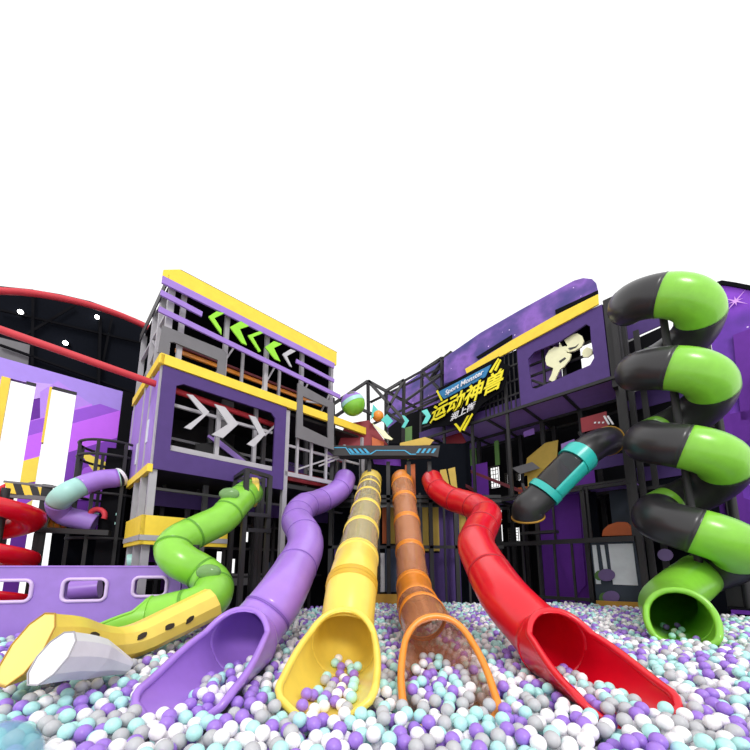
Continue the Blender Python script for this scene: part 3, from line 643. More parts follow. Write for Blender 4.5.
tag(st.build('star_decal', mat('pink_star', 'E3A6F5', .5)), 'pink sparkling star printed on the purple right wall', 'star')
for k, (pts, m) in enumerate((([(733, 335), (760, 325), (760, 420), (741, 420)], 'purpaint'), ([(700, 420), (750, 410), (750, 440), (705, 470)], 'purpaint'), ([(690, 480), (750, 500), (750, 540), (700, 520)], 'purpaint'))):
    tag(MB().ppoly(R, pts, vr - .06, .02).build('wall_patch', m), ('deep purple angular patch at the right edge under the star', 'deep purple patch between the second and third spiral turns', 'deep purple patch beside the lowest green spiral turn')[k], 'panel')
for k, pts in enumerate(([(612, 322), (664, 300), (668, 318), (616, 345)], )):
    pass
for k, (x0, y0, x1, y1) in enumerate(((620, 330, 700, 322), (625, 402, 700, 392), (632, 470, 710, 452), (640, 535, 712, 512))):
    pass
# dark tower frame behind and beside the spiral
D = thing('spiral_tower', 'black padded frame tower standing behind the green and black spiral slide', 'play tower', R.pt(-1.2, 1.0, 0))
def dp(name, mb, m): return mb.build(name, m, D)
for u in (-2.6, -1.5): dp('post', MB().fbox(R, u - .06, u + .06, 1.5, 1.62, 0, 6.2), 'black')
for z in (zb0 - .1, 4.5, 3.3, 2.1): dp('deck', MB().fbox(R, -1.5, 0, .55, 1.1, z, z + .08), 'black')
for pts_, m in (([(608, 318), (664, 296), (668, 322), (616, 345)], 'violet'), ([(618, 347), (668, 324), (672, 352), (624, 372)], 'dark'), ([(624, 395), (700, 372), (704, 392), (630, 412)], 'violet'), ([(628, 412), (704, 392), (708, 420), (632, 440)], 'dark'),
                ([(636, 468), (712, 458), (714, 470), (638, 482)], 'violet'), ([(640, 484), (716, 470), (724, 560), (648, 560)], 'navy'), ([(705, 380), (724, 376), (760, 600), (720, 600)], 'purpaint'), ([(640, 560), (760, 560), (770, 640), (648, 620)], 'navy')):
    dp('board', MB().ppoly(R, pts_, 1.15 if m != 'purpaint' else 1.6, .04), m)
for z in (4.1, 3.0, 1.6): pass
dp('white_board', MB().fbox(R, -1.3, -.5, 1.1, 1.13, 1.2, 1.6), 'pale')
dp('purple_disc', MB().fpoly(R, [(-.35 + .14 * math.cos(t * .39), 1.75 + .14 * math.sin(t * .39)) for t in range(16)], .5, .03), 'pglass')
# base block at the lower right
bb = thing('black_kerb', 'low black base with faint purple stripe at the right pit edge', 'kerb', R.pt(-2, -.1, 0))
MB().fbox(R, -4.5, -1.25, -.3, .2, 0, .72).build('block', 'dark', bb); MB().fbox(R, -4.5, -1.3, -.33, -.3, .78 - .16, .69).build('stripe', 'purpaint', bb)
MB().fbox(R, -4.5, -1.25, .1, .2, .72, 1.1).build('block', 'black', bb)

# ================================================================== SLIDES
def tube_parts(root, path, r, joints, mats, collar_m, collar_r=.012, seg=28, cw=.02):
    """path: points; joints: fractions of arc length; mats: one per segment"""
    pts = resample(path, .05); fr = frames_of(pts); n = len(pts)
    idx = [0] + [int(j * (n - 1)) for j in joints] + [n - 1]
    rr = r if callable(r) else (lambda t: r)
    segs = {}
    for k in range(len(idx) - 1):
        a, b = idx[k], idx[k + 1]
        if b <= a: continue
        m = mats[k % len(mats)]
        segs[k] = MB().tube(pts[a:b + 1], [rr(i / (n - 1)) for i in range(a, b + 1)], seg, frames=fr[a:b + 1]).build('tube_segment', m, root, solid=.012, collide=True)
    for k, i in enumerate(idx[:-1]):
        cm = collar_m[k % len(collar_m)] if isinstance(collar_m, list) else collar_m
        wd = 1
        a, b = max(0, i - wd), min(n - 1, i + wd)
        q = rr(i / (n - 1)); pp = [pts[i] + (pts[b] - pts[a]).normalized() * s_ for s_ in (-cw, -cw * .8, -.005, 0, .005, cw * .8, cw)]
        ff = [fr[i]] * 7; MB().tube(pp, [q + .002, q + collar_r, q + collar_r, q + collar_r * .4, q + collar_r, q + collar_r, q + .002], seg, frames=ff).build('joint_collar', cm, segs.get(k, root))
    return pts, fr
def rimf(s):
    if s < .15: return 1 - .45 * (s / .15) ** .85
    e = (s - .15) / .85; return .55 * (1 - e) ** 2 * (1 + 1.2 * e)
def chute(root, P0, P1, r, m, rim_m, r1=None, zf0=None, zf1=None, hmin=.2, rim=.03, opw=.8):
    """open run-out: a full arch at P0 whose side walls sweep down towards the lip at P1"""
    P0, P1 = V(P0), V(P1); d = (P1 - P0); d.z = 0; Ln = d.length; d.normalize(); side = V((d.y, -d.x, 0)); r1 = r1 or r * 1.3
    N, A = 34, 26; rows = []
    for i in range(N + 1):
        s_ = (i / N) ** 1.5; zf = zf0 + (zf1 - zf0) * (s_ ** 1.2); c = P0 + d * (Ln * s_)
        fl = s_ * s_ * (3 - 2 * s_); rx = r + (r1 - r) * fl
        h = hmin + (2 * r - hmin) * rimf(s_)
        if s_ > .86: h *= max(.12, math.sqrt(max(0, 1 - ((s_ - .86) / .14) ** 2)))
        ph = math.acos(max(-1, min(1, 1 - h / r))); row = []
        for k in range(A + 1):
            t = -ph + 2 * ph * k / A; row.append(V((c.x, c.y, zf + r)) + side * rx * math.sin(t) + V((0, 0, -r * math.cos(t))))
        # lean the arch forward a little
        rows.append(row)
    vs = [p for row in rows for p in row]; fs = [(i * (A + 1) + k, i * (A + 1) + k + 1, (i + 1) * (A + 1) + k + 1, (i + 1) * (A + 1) + k) for i in range(N) for k in range(A)]
    MB().add(vs, fs, 0, True).build('chute', m, root, solid=.016, collide=True)
    loop = [rows[i][0] for i in range(N + 1)] + rows[N][1:-1] + [rows[i][A] for i in range(N, 0, -1)]
    mb = MB(); n = len(loop); vs = []; fs = []; S = 8
    for i in range(n):
        dd = (loop[(i + 1) % n] - loop[i - 1]).normalized(); cc = P0 + (P1 - P0) * .5
        b = V((0, 0, 1)); bx = dd.cross(b);
        if bx.length < .1: bx = dd.cross(d)
        bx.normalize(); by = bx.cross(dd)
        for k in range(S): t = 2 * math.pi * k / S; vs.append(loop[i] + bx * math.cos(t) * rim + by * math.sin(t) * rim)
    for i in range(n):
        for k in range(S): fs.append((i * S + k, i * S + (k + 1) % S, ((i + 1) % n) * S + (k + 1) % S, ((i + 1) % n) * S + k))
    mb.add(vs, fs, 0, True).build('chute_rim', rim_m, root, collide=True)
RT = .27
def slide(label, pix, joints, mats, collar, P0, P1, m, rim_m, zf0, zf1, r1=None, r=RT, cw=.015, **k):
    path = [at(*q) for q in pix] + [V((P0[0], P0[1] + .25, zf0 + r + .06)), V((P0[0], P0[1], zf0 + r))]
    pth = resample(smooth_path(path), .05); ysp = [proj(p)[1] for p in pth]
    joints = [j if j < 1 else next(i for i, y_ in enumerate(ysp) if y_ >= j) / (len(pth) - 1) for j in joints]
    root = thing('tube_slide', label, 'slide', V((path[0].x, path[0].y, 0)), 'tube slides into the ball pit')
    tube_parts(root, smooth_path(path), lambda t: r + (.308 - r) * max(0, (t - .93) / .07) ** 1.5, joints, mats, collar, .012 if cw < .05 else .018, 28, cw)
    chute(root, P0, P1, .31, m, rim_m, r1, zf0 - .03, zf1, **k); return root
def gx(px, Y, z=.75): return (px - 375) / F * (Y * cP + (z - CAMZ) * sP)
slide('lilac tube slide winding down left of the yellow one', [(345, 479, 9.2), (342, 487, 8.7), (333, 495, 8.3), (318, 502, 7.8), (304, 507, 7.1), (297, 520, 6.4), (304, 534, 5.75), (305, 548, 5.3), (297, 566, 4.8), (279, 598, 4.05)],
      [.12, .25, .36, .45, .52, .62, .78, .93], ['purple'], 'sea_p', (gx(243, 3.5), 3.5, 0), (gx(176, 2.45), 2.45, 0), 'purple', 'purple', .50, .44, .35)
slide('yellow tube slide with smoky clear sections above a wide yellow mouth', [(371, 480, 9.3), (369.5, 487, 8.6), (368, 496.5, 7.7), (366, 511, 6.6), (361.5, 531, 5.7), (357, 558, 4.7), (352, 585, 4.0)],
      [484.5, 490, 499, 512, 532, 558, 586], ['yellow', 'clear_y', 'clear_y', 'clear_y', 'clear_y', 'clear_y', 'yellow', 'yellow'], ['yellow', 'yellow', 'yellow', 'yellow', 'yellow', 'yellow', 'yellow', 'sea_y'], (gx(344, 3.45), 3.45, 0), (gx(324, 2.5), 2.5, 0), 'yellow', 'yellow', .50, .46, .36, cw=.07)
slide('orange tube slide with amber clear sections and a clear mouth', [(402, 480, 9.3), (402.5, 486, 8.9), (404.5, 502, 8.3), (407, 525, 7.5), (410, 553, 6.9), (413.5, 585, 5.9), (418, 606, 4.9), (427, 625, 4.0)],
      [485, 501, 523, 552, 586, 604, 615], ['orange', 'clear_o', 'clear_o', 'clear_o', 'clear_o', 'orange', 'clear_o', 'clear_o'], 'orange', (gx(437, 3.3), 3.3, 0), (gx(451, 2.55), 2.55, 0), 'clear_w', 'orange', .46, .34, .35, cw=.07)
slide('red tube slide winding down right of the orange one', [(432, 480, 9.2), (437, 489, 8.6), (450, 498, 8.0), (471, 505, 7.3), (486, 515, 6.6), (479, 532, 5.9), (476, 545, 5.4), (484, 563, 4.9), (505, 597, 4.1)],
      [.12, .25, .36, .45, .54, .64, .8], ['red'], 'sea_r', (gx(553, 3.4), 3.4, 0), (gx(636, 2.42), 2.42, 0), 'red', 'red', .50, .43, .36)
# green winding slide at the left
gs = thing('tube_slide', 'lime green zigzag tube slide beside the left tower behind the yellow cushion', 'slide', (-2.3, 5.4, 0), 'tube slides into the ball pit')
gp = [at(*q) for q in ((250, 492, 6.7), (243, 497, 6.4), (234, 506, 6.1), (222, 519, 5.8), (200, 530, 5.5), (179, 541, 5.2), (174, 552, 5.05), (183, 562, 5.0), (201, 572, 5.1), (213, 583, 5.0), (212, 596, 4.75), (198, 606, 4.6), (170, 613, 4.55), (150, 618, 4.5))]
tube_parts(gs, smooth_path(gp), .245, [.1, .24, .42, .52, .66, .76, .9], ['green'], 'sea_g')
chute(gs, gp[-1], (gp[-1].x - .8, gp[-1].y - .25, 0), .26, 'green', 'green', .3, gp[-1].z - .26, .5, rim=.018)
pe = gp[0] + V((.0, 0, 0)); 
MB().tube([gp[0], gp[0] + V((.1, .05, .0)), gp[0] + V((.12, .06, 0))], [.29, .29, .27], 28).build('entry_flange', 'yellow', gs)
for q, rr in ((at(231, 503, 6.0) + V((0, -.1, .14)), .16), (at(214, 579, 4.95) + V((0, -.18, .1)), .15)):
    MB().ball(q, rr, 0, 3, (1.1, .6, .7)).build('clear_window', 'clear_g', gs)
# black poles of its ladder cage
cg = thing('ladder_cage', 'black pole cage around the top of the lime green slide', 'cage', at(258, 600, 6.6) * 1)
for x, y0, y1, Y in ((247, 470, 600, 6.2), (270, 476, 603, 6.6), (235, 478, 520, 7.0), (258, 500, 603, 7.2), (263, 478, 603, 7.4)):
    a = at(x, y0, Y); MB().bar(a, V((a.x, a.y, 0)), .08).build('post', 'black', cg)
for (x0, y0, x1, y1, Y0, Y1) in ((247, 470, 270, 477, 6.2, 6.6), (247, 470, 235, 478, 6.2, 7.0), (247, 514, 270, 516, 6.2, 6.6), (247, 530, 270, 531, 6.2, 6.6), (235, 478, 263, 481, 7.0, 7.4)):
    MB().bar(at(x0, y0, Y0), at(x1, y1, Y1), .07).build('rail', 'black', cg)
pl_ = at(196, 545, 5.15); tag(MB().tube([V((pl_.x, pl_.y, pl_.z)), V((pl_.x, pl_.y, 0))], .05, 12, caps=True).build('support_pole', 'black'), 'short black pole holding the lower bend of the green slide', 'pole')

# ---- big spiral
sp_r = .385; hr = .53; base = gnd(720, 621, .6); ax, ay = base.x + .2, base.y + .45
SPS = thing('spiral_slide', 'tall spiral tube slide in alternating lime green and charcoal sections', 'slide', (ax, ay, 0), 'tube slides into the ball pit')
pitch = 1.53; turns = 4.05
def hel(a):     # a: turns travelled from the top, anticlockwise seen from above
    z = ztop_s - pitch * a; t = 2 * math.pi * a + TH0
    return V((ax + hr * math.cos(t), ay + hr * math.sin(t), z))
TH0 = math.radians(150); ztop_s = 7.03
turns = 3.72
a_end = turns
pts = [hel(a_end * i / 260) for i in range(261)]
ex_dir = V((-.12, -1, 0)).normalized()
Pm = V((gx(678, 4.75, .9), 4.75, 0)); ex_dir = V((-.56, -.83, 0))
tail = [V((Pm.x + .85, Pm.y + 1.15, .95)), V((Pm.x + .28, Pm.y + .42, .88)), V((Pm.x, Pm.y, .845))]
path = pts + smooth_path([pts[-1]] + tail, 10)[1:]
seg_b = []; cols = []; k = 0; tot = 0
ptsr = resample(path, .05); n = len(ptsr)
# joints where the angle about the axis crosses the colour changes
marks = [0]; cl = ['char']
names = []
prev = None
for i, p in enumerate(ptsr):
    t = (math.degrees(math.atan2(p.y - ay, p.x - ax)) + 360) % 360
    c = 'green' if 226 <= t < 318 else ('green_back' if 80 <= t < 120 else 'char')
    if i > n * .8: c = 'green_back'
    names.append(c)
    if prev is not None and c != prev: marks.append(i); cl.append(c)
    prev = c
cl[0] = names[0]
fr_ = frames_of(ptsr)
marks.append(n - 1)
for k in range(len(marks) - 1):
    a, b = marks[k], marks[k + 1]; m = 'green' if cl[k].startswith('green') else 'char'
    sg_ = MB().tube(ptsr[a:b + 1], [sp_r - (sp_r - .345) * max(0, (i / (n - 1) - .86) / .14) for i in range(a, b + 1)], 30, frames=fr_[a:b + 1]).build('tube_segment', m, SPS, solid=.014, collide=True)
    i = a; MB().tube([ptsr[i] + (ptsr[min(i + 1, n - 1)] - ptsr[max(i - 1, 0)]).normalized() * s_ for s_ in (-.025, 0, .025)], [sp_r + .004, sp_r + .016, sp_r + .004], 30, frames=[fr_[i]] * 3).build('joint_collar', 'char', sg_)
for tt in (1.03, 2.03, 3.03):
    q = hel(tt + .08); MB().ball(q + V((0, -.02, .17)), .26, 0, 3, (1.0, 1.0, .8)).build('clear_window', 'clear_g', SPS)
chute(SPS, (Pm.x, Pm.y, 0), (Pm.x + ex_dir.x * .3, Pm.y + ex_dir.y * .3, 0), .345, 'green', 'green', .35, .5, .46, hmin=.2, rim=.04)
tag(MB().tube([V((ax, ay, 0)), V((ax, ay, 6.6))], .065, 14, caps=True).build('spiral_pole', 'black'), 'tall black centre pole of the green and charcoal spiral slide', 'pole')
p2 = at(742, 600, 5.6); tag(MB().tube([V((ax + 1.1, ay + .3, 0)), V((ax + 1.1, ay + .3, 6.4))], .07, 14, caps=True).build('spiral_pole', 'black'), 'black padded pole at the far right of the spiral slide', 'pole')

# ---- teal and black tube
tt = thing('crawl_tube', 'short black crawl tube with teal window section under the right tower', 'tube', at(560, 480, 7.6) - V((0, 0, .4)))
tp = smooth_path([at(608, 441, 8.0), at(598, 444, 7.7), at(584, 453, 7.5), at(560, 476, 7.55), at(538, 499, 7.7), at(528, 508, 7.75), at(528, 517, 7.85)]); tpr = resample(tp, .05); nf = len(tpr); ff = frames_of(tpr); rt = .33
i1, i2, i3, i4 = int(nf * .40), int(nf * .48), int(nf * .72), int(nf * .77)
MB().tube(tpr[:i1 + 1], rt, 28, frames=ff[:i1 + 1]).build('tube_segment', 'char', tt, solid=.014)
MB().tube(tpr[i1:i2 + 1], rt + .05, 28, frames=ff[i1:i2 + 1], caps=True).build('teal_collar', 'teal', tt)
MB().tube(tpr[i2:i3 + 1], rt + .01, 28, frames=ff[i2:i3 + 1]).build('window_section', 'clear_k', tt, solid=.01)
ctr = tpr[(i2 + i3) // 2]
for a0, a1 in ((math.radians(150), math.radians(275)),):
    pass
# teal cheeks below the window
for s_ in (1,):
    vs = []; seg = 12; sub = tpr[i2:i3 + 1]; sf = ff[i2:i3 + 1]
    def band(lo, hi):
        MB().tube(sub, rt + .025, seg, frames=sf, a0=math.radians(lo), a1=math.radians(hi)).build('teal_cheek', 'teal', tt, solid=.02)
    band(130, 230) if False else None
    # choose the angles whose direction points down
    dn = []
    for k in range(36):
        t = math.radians(k * 10); v = sf[0][0] * math.cos(t) + sf[0][1] * math.sin(t); dn.append((v.dot(V((.45, -.35, -.8))), k * 10))
    c0 = max(dn)[1]; band(c0 - 58, c0 + 58)
MB().tube(tpr[i3:i4 + 1], rt + .05, 28, frames=ff[i3:i4 + 1], caps=True).build('teal_collar', 'teal', tt)
MB().tube(tpr[i4:], rt, 28, frames=ff[i4:]).build('tube_segment', 'char', tt, solid=.014)
for i in (0, nf - 1):
    dd = (tpr[min(i + 1, nf - 1)] - tpr[max(i - 1, 0)]).normalized(); MB().tube([tpr[i] - dd * .02, tpr[i] + dd * .02], rt + .015, 28, frames=[ff[i]] * 2).build('end_ring', 'umber', tt, solid=.02)
for k, (q) in enumerate((tpr[int(nf * .2)], tpr[int(nf * .85)])): MB().bar(q + V((0, .25, .0)), q + V((.1, .8, .6)), .06).build('bracket', 'black', tt)

# ================================================================== LEFT FOREGROUND
# lilac boundary wall with rounded windows
bw0, bw1 = (gx(-60, 4.7), 4.7), (gx(178, 5.45), 5.45)
dl = math.hypot(bw1[0] - bw0[0], bw1[1] - bw0[1]); dB = ((bw1[0] - bw0[0]) / dl, (bw1[1] - bw0[1]) / dl); B = Frame(bw0, dB, (-dB[1], dB[0]))
zt = B.px(90, 567)[1]
wins = []
for x0, x1, ya, yb in ((-30, 29, 581.5, 600.5), (65, 104.5, 580, 599.5), (135, 165, 578, 595)):
    a, b = B.px(x0, ya), B.px(x1, yb); wins.append((a[0], b[0], b[1], a[1]))
bwall = thing('boundary_wall', 'lilac padded pit wall with three rounded windows at the left', 'wall', B.pt(dl / 2, 0, 0))
us = [0, wins[0][0] - .12, wins[0][1] + .12, wins[1][0] - .12, wins[1][1] + .12, wins[2][0] - .12, wins[2][1] + .12, dl]
mb = MB(); z0, z1 = 0, zt
for a, b in ((0, us[1]), (us[2], us[3]), (us[4], us[5]), (us[6], us[7])): mb.fbox(B, a, b, 0, .1, z0, z1)
for w_, a, b in zip(wins, us[1::2], us[2::2]):
    mb.fbox(B, a, b, 0, .1, z0, w_[2] - .1); mb.fbox(B, a, b, 0, .1, w_[3] + .08, z1)
    inner = rrect(w_[0], w_[1], w_[2], w_[3], .07)
    cu, cz = (a + b) / 2, (w_[2] - .1 + w_[3] + .08) / 2; hu, hz = (b - a) / 2, (w_[3] + .08 - w_[2] + .1) / 2; out = []
    cor = [(b, w_[3] + .08), (a, w_[3] + .08), (a, w_[2] - .1), (b, w_[2] - .1)]
    for i, (u, z) in enumerate(inner):
        q, kk = divmod(i, 5); cx_, cz_ = cor[q]
        nx = cor[(q + 1) % 4]
        if kk == 2: out.append((cx_, cz_))
        elif kk < 2: out.append(((cx_, z) if q in (0, 2) else (u, cz_)))
        else: out.append(((u, cz_) if q in (0, 2) else (cx_, z)))
    mb.ring_poly(B, out, inner, 0, .1)
# curved end turning back
cv = [(dl + .0, 0), (dl + .15, .05), (dl + .27, .16), (dl + .33, .32), (dl + .34, .55)]
for (a, c), (b, d) in zip(cv, cv[1:]):
    p, q = B.pt(a, c + .05, 0), B.pt(b, d + .05, 0); mb.bar(p + V((0, 0, zt / 2)), q + V((0, 0, zt / 2)), .1, zt)
mb.build('wall_pad', 'lilac', bwall)
tr_ = MB().fbox(B, 0, dl, -.015, .115, zt, zt + .02); tr_.build('top_trim', 'purple', bwall)
for w_ in wins:
    lp = [B.pt(u, -.01, z) for u, z in rrect(w_[0] - .012, w_[1] + .012, w_[2] - .012, w_[3] + .012, .08, 6)]; lp = lp + [lp[0], lp[1]]
    MB().tube(lp, .024, 10, frames=[(V((*B.n, 0)), (lp[min(i + 1, len(lp) - 1)] - lp[max(i - 1, 0)]).normalized().cross(V((*B.n, 0)))) for i in range(len(lp))]).build('window_rim', mat('pale_lilac_rim', 'D9BFEA', .4) if 'pale_lilac_rim' not in bpy.data.materials else bpy.data.materials['pale_lilac_rim'], bwall)

def facet_body(path, rad, cap_n, seg, name, m, root, edge=None):
    pts = smooth_path(path, 8); n = len(pts); rr = [rad[0] + (rad[-1] - rad[0]) * i / (n - 1) for i in range(n)]
    if len(rad) == 3: rr = [(rad[0] + (rad[1] - rad[0]) * min(1, 2 * i / (n - 1))) if i < n / 2 else rad[1] + (rad[2] - rad[1]) * (2 * i / (n - 1) - 1) for i in range(n)]
    fr = frames_of(pts); vs = []; cap_n = V(cap_n).normalized()
    for i, (p, (a, b), r_) in enumerate(zip(pts, fr, rr)):
        d = a.cross(b).normalized()
        for k in range(seg):
            t = 2 * math.pi * (k + .5) / seg; q = p + (a * math.cos(t) + b * math.sin(t)) * r_
            dd = (pts[1] - pts[0]).normalized(); q0 = pts[0] + (fr[0][0] * math.cos(t) + fr[0][1] * math.sin(t)) * rr[0]   # oblique cut, eased out along the body
            sh = -((q0 - pts[0]).dot(cap_n) / dd.dot(cap_n)); ds = (p - pts[0]).length; q = q + dd * sh * max(0, 1 - ds / .9)
            vs.append(q)
    fs = [(i * seg + k, i * seg + (k + 1) % seg, (i + 1) * seg + (k + 1) % seg, (i + 1) * seg + k) for i in range(n - 1) for k in range(seg)]
    mb = MB().add(vs, fs + [tuple(range(seg - 1, -1, -1)), tuple(range((n - 1) * seg, n * seg))], 0, False)
    mb.sm = [seg > 10 and len(f) == 4 for f in mb.f]
    o = mb.build(name, m, root, collide=True); facet_body.last = o
    md = o.modifiers.new('b', 'BEVEL'); md.width = .015; md.segments = 2; md.limit_method = 'ANGLE'; md.angle_limit = math.radians(40)
    return pts, fr, rr, vs[:seg]
yc = thing('foam_cushion', 'long curved yellow foam cushion with dark spots and a slanted cut end', 'cushion', (-2.7, 3.3, .3), 'foam cushions in the pit')
ypts, yfr, yrr, ring = facet_body([at(27, 647, 2.75), at(60, 643, 3.02), at(95, 645, 3.4), at(132, 641, 3.75), at(172, 623, 4.1), at(213, 603, 4.45)], [.25, .165, .2], (-.42, -.75, .5), 10, 'body', 'yellow', yc)
MB().tube(ring + ring[:2], .006, 6).build('seam', 'umber', facet_body.last); ybody = facet_body.last
for x, y, a in ((96, 635, 0), (143.5, 636.5, .4), (171.5, 626.5, 0), (191.5, 618.5, .5)):
    best = None
    for i in range(len(ypts) - 1):
        for k in range(40):
            t = 2 * math.pi * k / 40; nrm = yfr[i][0] * math.cos(t) + yfr[i][1] * math.sin(t); q = ypts[i] + nrm * yrr[i]; X_, Y_, dp_ = proj(q)
            if nrm.dot(V((0, 0, CAMZ)) - q) < 0: continue
            e = (X_ - x) ** 2 + (Y_ - y) ** 2
            if best is None or e < best[0]: best = (e, q, nrm, (ypts[i + 1] - ypts[i]).normalized())
    _, q, nrm, dd = best; up_ = nrm.cross(dd); mb = MB(); ring_ = []
    mb.prism([q - nrm * .012 + dd * .05 * math.cos(t * .5236) * (1 + .2 * math.sin(2 * t)) + up_ * .03 * math.sin(t * .5236 + a) for t in range(12)], nrm * .018); mb.build('spot', 'spot', ybody)
wc = thing('foam_cushion', 'white tapered foam cushion with a slanted cut end, in front of the yellow one', 'cushion', (-2.3, 2.7, .3), 'foam cushions in the pit')
_, _, _, ring = facet_body([at(52, 657, 2.45), at(80, 657, 2.7), at(105, 661, 2.95), at(128, 667, 3.15)], [.17, .15, .06], (-.4, -.72, .6), 10, 'body', 'white', wc)
MB().tube(ring + ring[:2], .005, 6).build('seam', 'lgrey', facet_body.last)
bc = at(-7, 764, 1.7); 
bub = MB().ball(bc, .165, 0, 5); tag(bub.build('clear_sphere', 'bubble', solid=.006), 'large clear bubble ball in the bottom left corner of the pit', 'ball')

# ---- cage, small slides and hazard beam behind the wall
cgb = thing('round_cage', 'round black climbing cage beside the left tower, lilac tube inside', 'cage', at(110, 560, 7.4) - V((0, 0, 1.6)))
cc = at(112, 470, 7.6); 
def circ(cx, cy, cz, r, n=24): return [V((cx + r * math.cos(2 * math.pi * k / n), cy + r * math.sin(2 * math.pi * k / n), cz)) for k in range(n + 1)]
for z_ in (at(112, 449, 7.6)[2], at(112, 462, 7.6)[2], at(112, 498, 7.6)[2], at(112, 540, 7.6)[2]): MB().tube(circ(cc.x, cc.y, z_, .62), .03, 8).build('hoop', 'black', cgb)
for k in range(8):
    t = 2 * math.pi * k / 8 + .2; x, y = cc.x + .62 * math.cos(t), cc.y + .62 * math.sin(t); MB().bar((x, y, 0), (x, y, at(112, 449, 7.6)[2]), .06).build('post', 'black', cgb)
for z_ in (at(112, 515, 7.4)[2], at(112, 524, 7.4)[2]): MB().bar((cc.x - .55, cc.y - .3, z_), (cc.x + .5, cc.y - .3, z_), .05).build('rung', 'mint', cgb)
bl = thing('black_column', 'wide black lined column between the round cage and the left tower', 'column', at(115, 560, 7.2) - V((0, 0, 1.4)))
q = at(120, 470, 7.4); MB().obox((q.x, q.y, 2), (.2, .08, 0), (-.05, .15, 0), (0, 0, 2.0)).build('panel', 'dark', bl)
tag(MB().ppoly(L, [(52, 533), (108, 535), (108, 580), (46, 580)], 2.8, .08).build('dark_backdrop', 'navy'), 'dark navy board low behind the hazard beam and cage', 'board')
ls = thing('tube_slide', 'small lilac and mint tube slide curling out of the round cage', 'slide', at(80, 540, 6.8) - V((0, 0, 1.5)), 'tube slides into the ball pit')
lp = smooth_path([at(118, 478, 7.2), at(100, 480, 7.0), at(82, 486, 6.8), at(66, 494, 6.6), at(58, 504, 6.7), at(64, 515, 6.9), at(82, 520, 7.0), at(95, 524, 7.1)])
tube_parts(ls, lp, .19, [.33, .58], ['purple', 'mint', 'lilac'], 'mint', .005)
MB().tube([at(121, 477, 7.25), at(118, 478, 7.2)], [.2, .19], 20).build('entry_flange', 'white', ls)
hz = thing('hazard_beam', 'black and yellow striped beam on black posts above the red slide', 'beam', at(25, 560, 6.6) - V((0, 0, 1)))
a, b = at(6, 488, 6.4), at(47, 493, 6.7); dd = (b - a); nS = 5
for k in range(nS):
    p, q = a + dd * (k / nS), a + dd * ((k + 1) / nS); m = 'yboard' if k % 2 == 0 else 'black'; s_ = dd * .06
    MB().prism([p + V((0, 0, -.09)) + s_, q + V((0, 0, -.09)) + s_, q + V((0, 0, .1)) - s_, p + V((0, 0, .1)) - s_], (0, .08, 0)).build('stripe', m, hz)
MB().bar(a + V((-.1, .05, -.12)), b + V((.12, .05, -.12)), .08).build('beam', 'grey', hz); MB().bar(a + V((-.1, .05, .13)), b + V((.12, .05, .13)), .08, .04).build('beam', 'grey', hz)
for x, Y in ((9, 6.55), (47, 6.75)): c = at(x, 490, Y); MB().bar((c.x, c.y, 0), (c.x, c.y, c.z + (0 if x < 20 else .1)), .16).build('post', 'black', hz)
a, b = at(20, 529, 6.6), at(110, 533, 6.9); MB().bar(a, b, .12, .1).build('shelf_beam', 'black', hz)
for x in (36, 42): c = at(x, 533, 6.7); MB().bar((c.x, c.y, 0), (c.x, c.y, c.z), .06).build('post', 'black', hz)
# orange cone lying on its side, red ring
cn = at(45, 519, 7.0); mb = MB(); N = 18
mb.tube([at(44, 520, 7.0), at(72, 526, 7.1)], [.21, .04], N, caps=True); 
cone = thing('traffic_cone', 'ribbed orange cone lying on the black beam beside the cage', 'cone', cn - V((0, 0, .2))); mb.build('cone_body', 'orange', cone)
for k in range(6):
    f_ = k / 6; p = at(44, 520, 7.0).lerp(at(72, 526, 7.1), f_); d_ = (at(72, 526, 7.1) - at(44, 520, 7.0)).normalized()
    MB().tube([p, p + d_ * .03], .215 - .17 * f_, N).build('rib', 'umber', cone, solid=.01)
rc = at(97, 516, 7.0); mb = MB(); lp2 = [rc + V((.16 * math.cos(t * .3927), 0, .14 * math.sin(t * .3927))) for t in range(-1, 10)]
tag(MB().tube(lp2, .05, 10, caps=True).build('red_arch', 'redpipe'), 'small red arch ring seen inside the round cage', 'arch')
# red spiral at the left edge
rs = thing('spiral_slide', 'red spiral slide at the left edge behind the lilac wall', 'slide', (gx(5, 5.9), 5.9, 0), 'tube slides into the ball pit')
cx0, cy0 = gx(-15, 5.9), 5.9
def rhel(a, z0_, r_=.34): t = 2 * math.pi * a; return V((cx0 + r_ * math.cos(t), cy0 + r_ * math.sin(t), z0_ - .72 * a))
zt_ = at(10, 512, 6)[2]
rp_ = [rhel(-.6 + 3.1 * i / 90, zt_) for i in range(91)]; ff = frames_of(rp_)
# open trough: lower part of the tube
vs = []; fs = []; A = 14
for i, p in enumerate(rp_):
    rad_ = V((p.x - cx0, p.y - cy0, 0)).normalized()
    for k in range(A + 1):
        t = math.radians(-110 + 220 * k / A); vs.append(p + rad_ * .21 * math.sin(t) + V((0, 0, -.19 * math.cos(t))))
fs = [(i * (A + 1) + k, i * (A + 1) + k + 1, (i + 1) * (A + 1) + k + 1, (i + 1) * (A + 1) + k) for i in range(90) for k in range(A)]
MB().add(vs, fs, 0, True).build('trough', 'red', rs, solid=.05)
tag(MB().tube([(cx0, cy0, 0), (cx0, cy0, zt_ + .4)], .06, 12, caps=True).build('slide_pole', 'black'), 'black pole in the middle of the red spiral slide', 'pole')
pa, pb = at(62, 592, 5.9), at(100, 588, 6.1)
tag(MB().tube([pa, pb], .17, 20, caps=True).build('foam_roll', 'purple'), 'lilac foam roll seen through the middle window of the wall', 'roll')
tag(MB().tube([at(128, 562, 6.6), at(142, 560, 6.7)], .14, 20, caps=True).build('foam_roll', 'mint'), 'mint foam roll on the wall top under the yellow bay', 'roll')

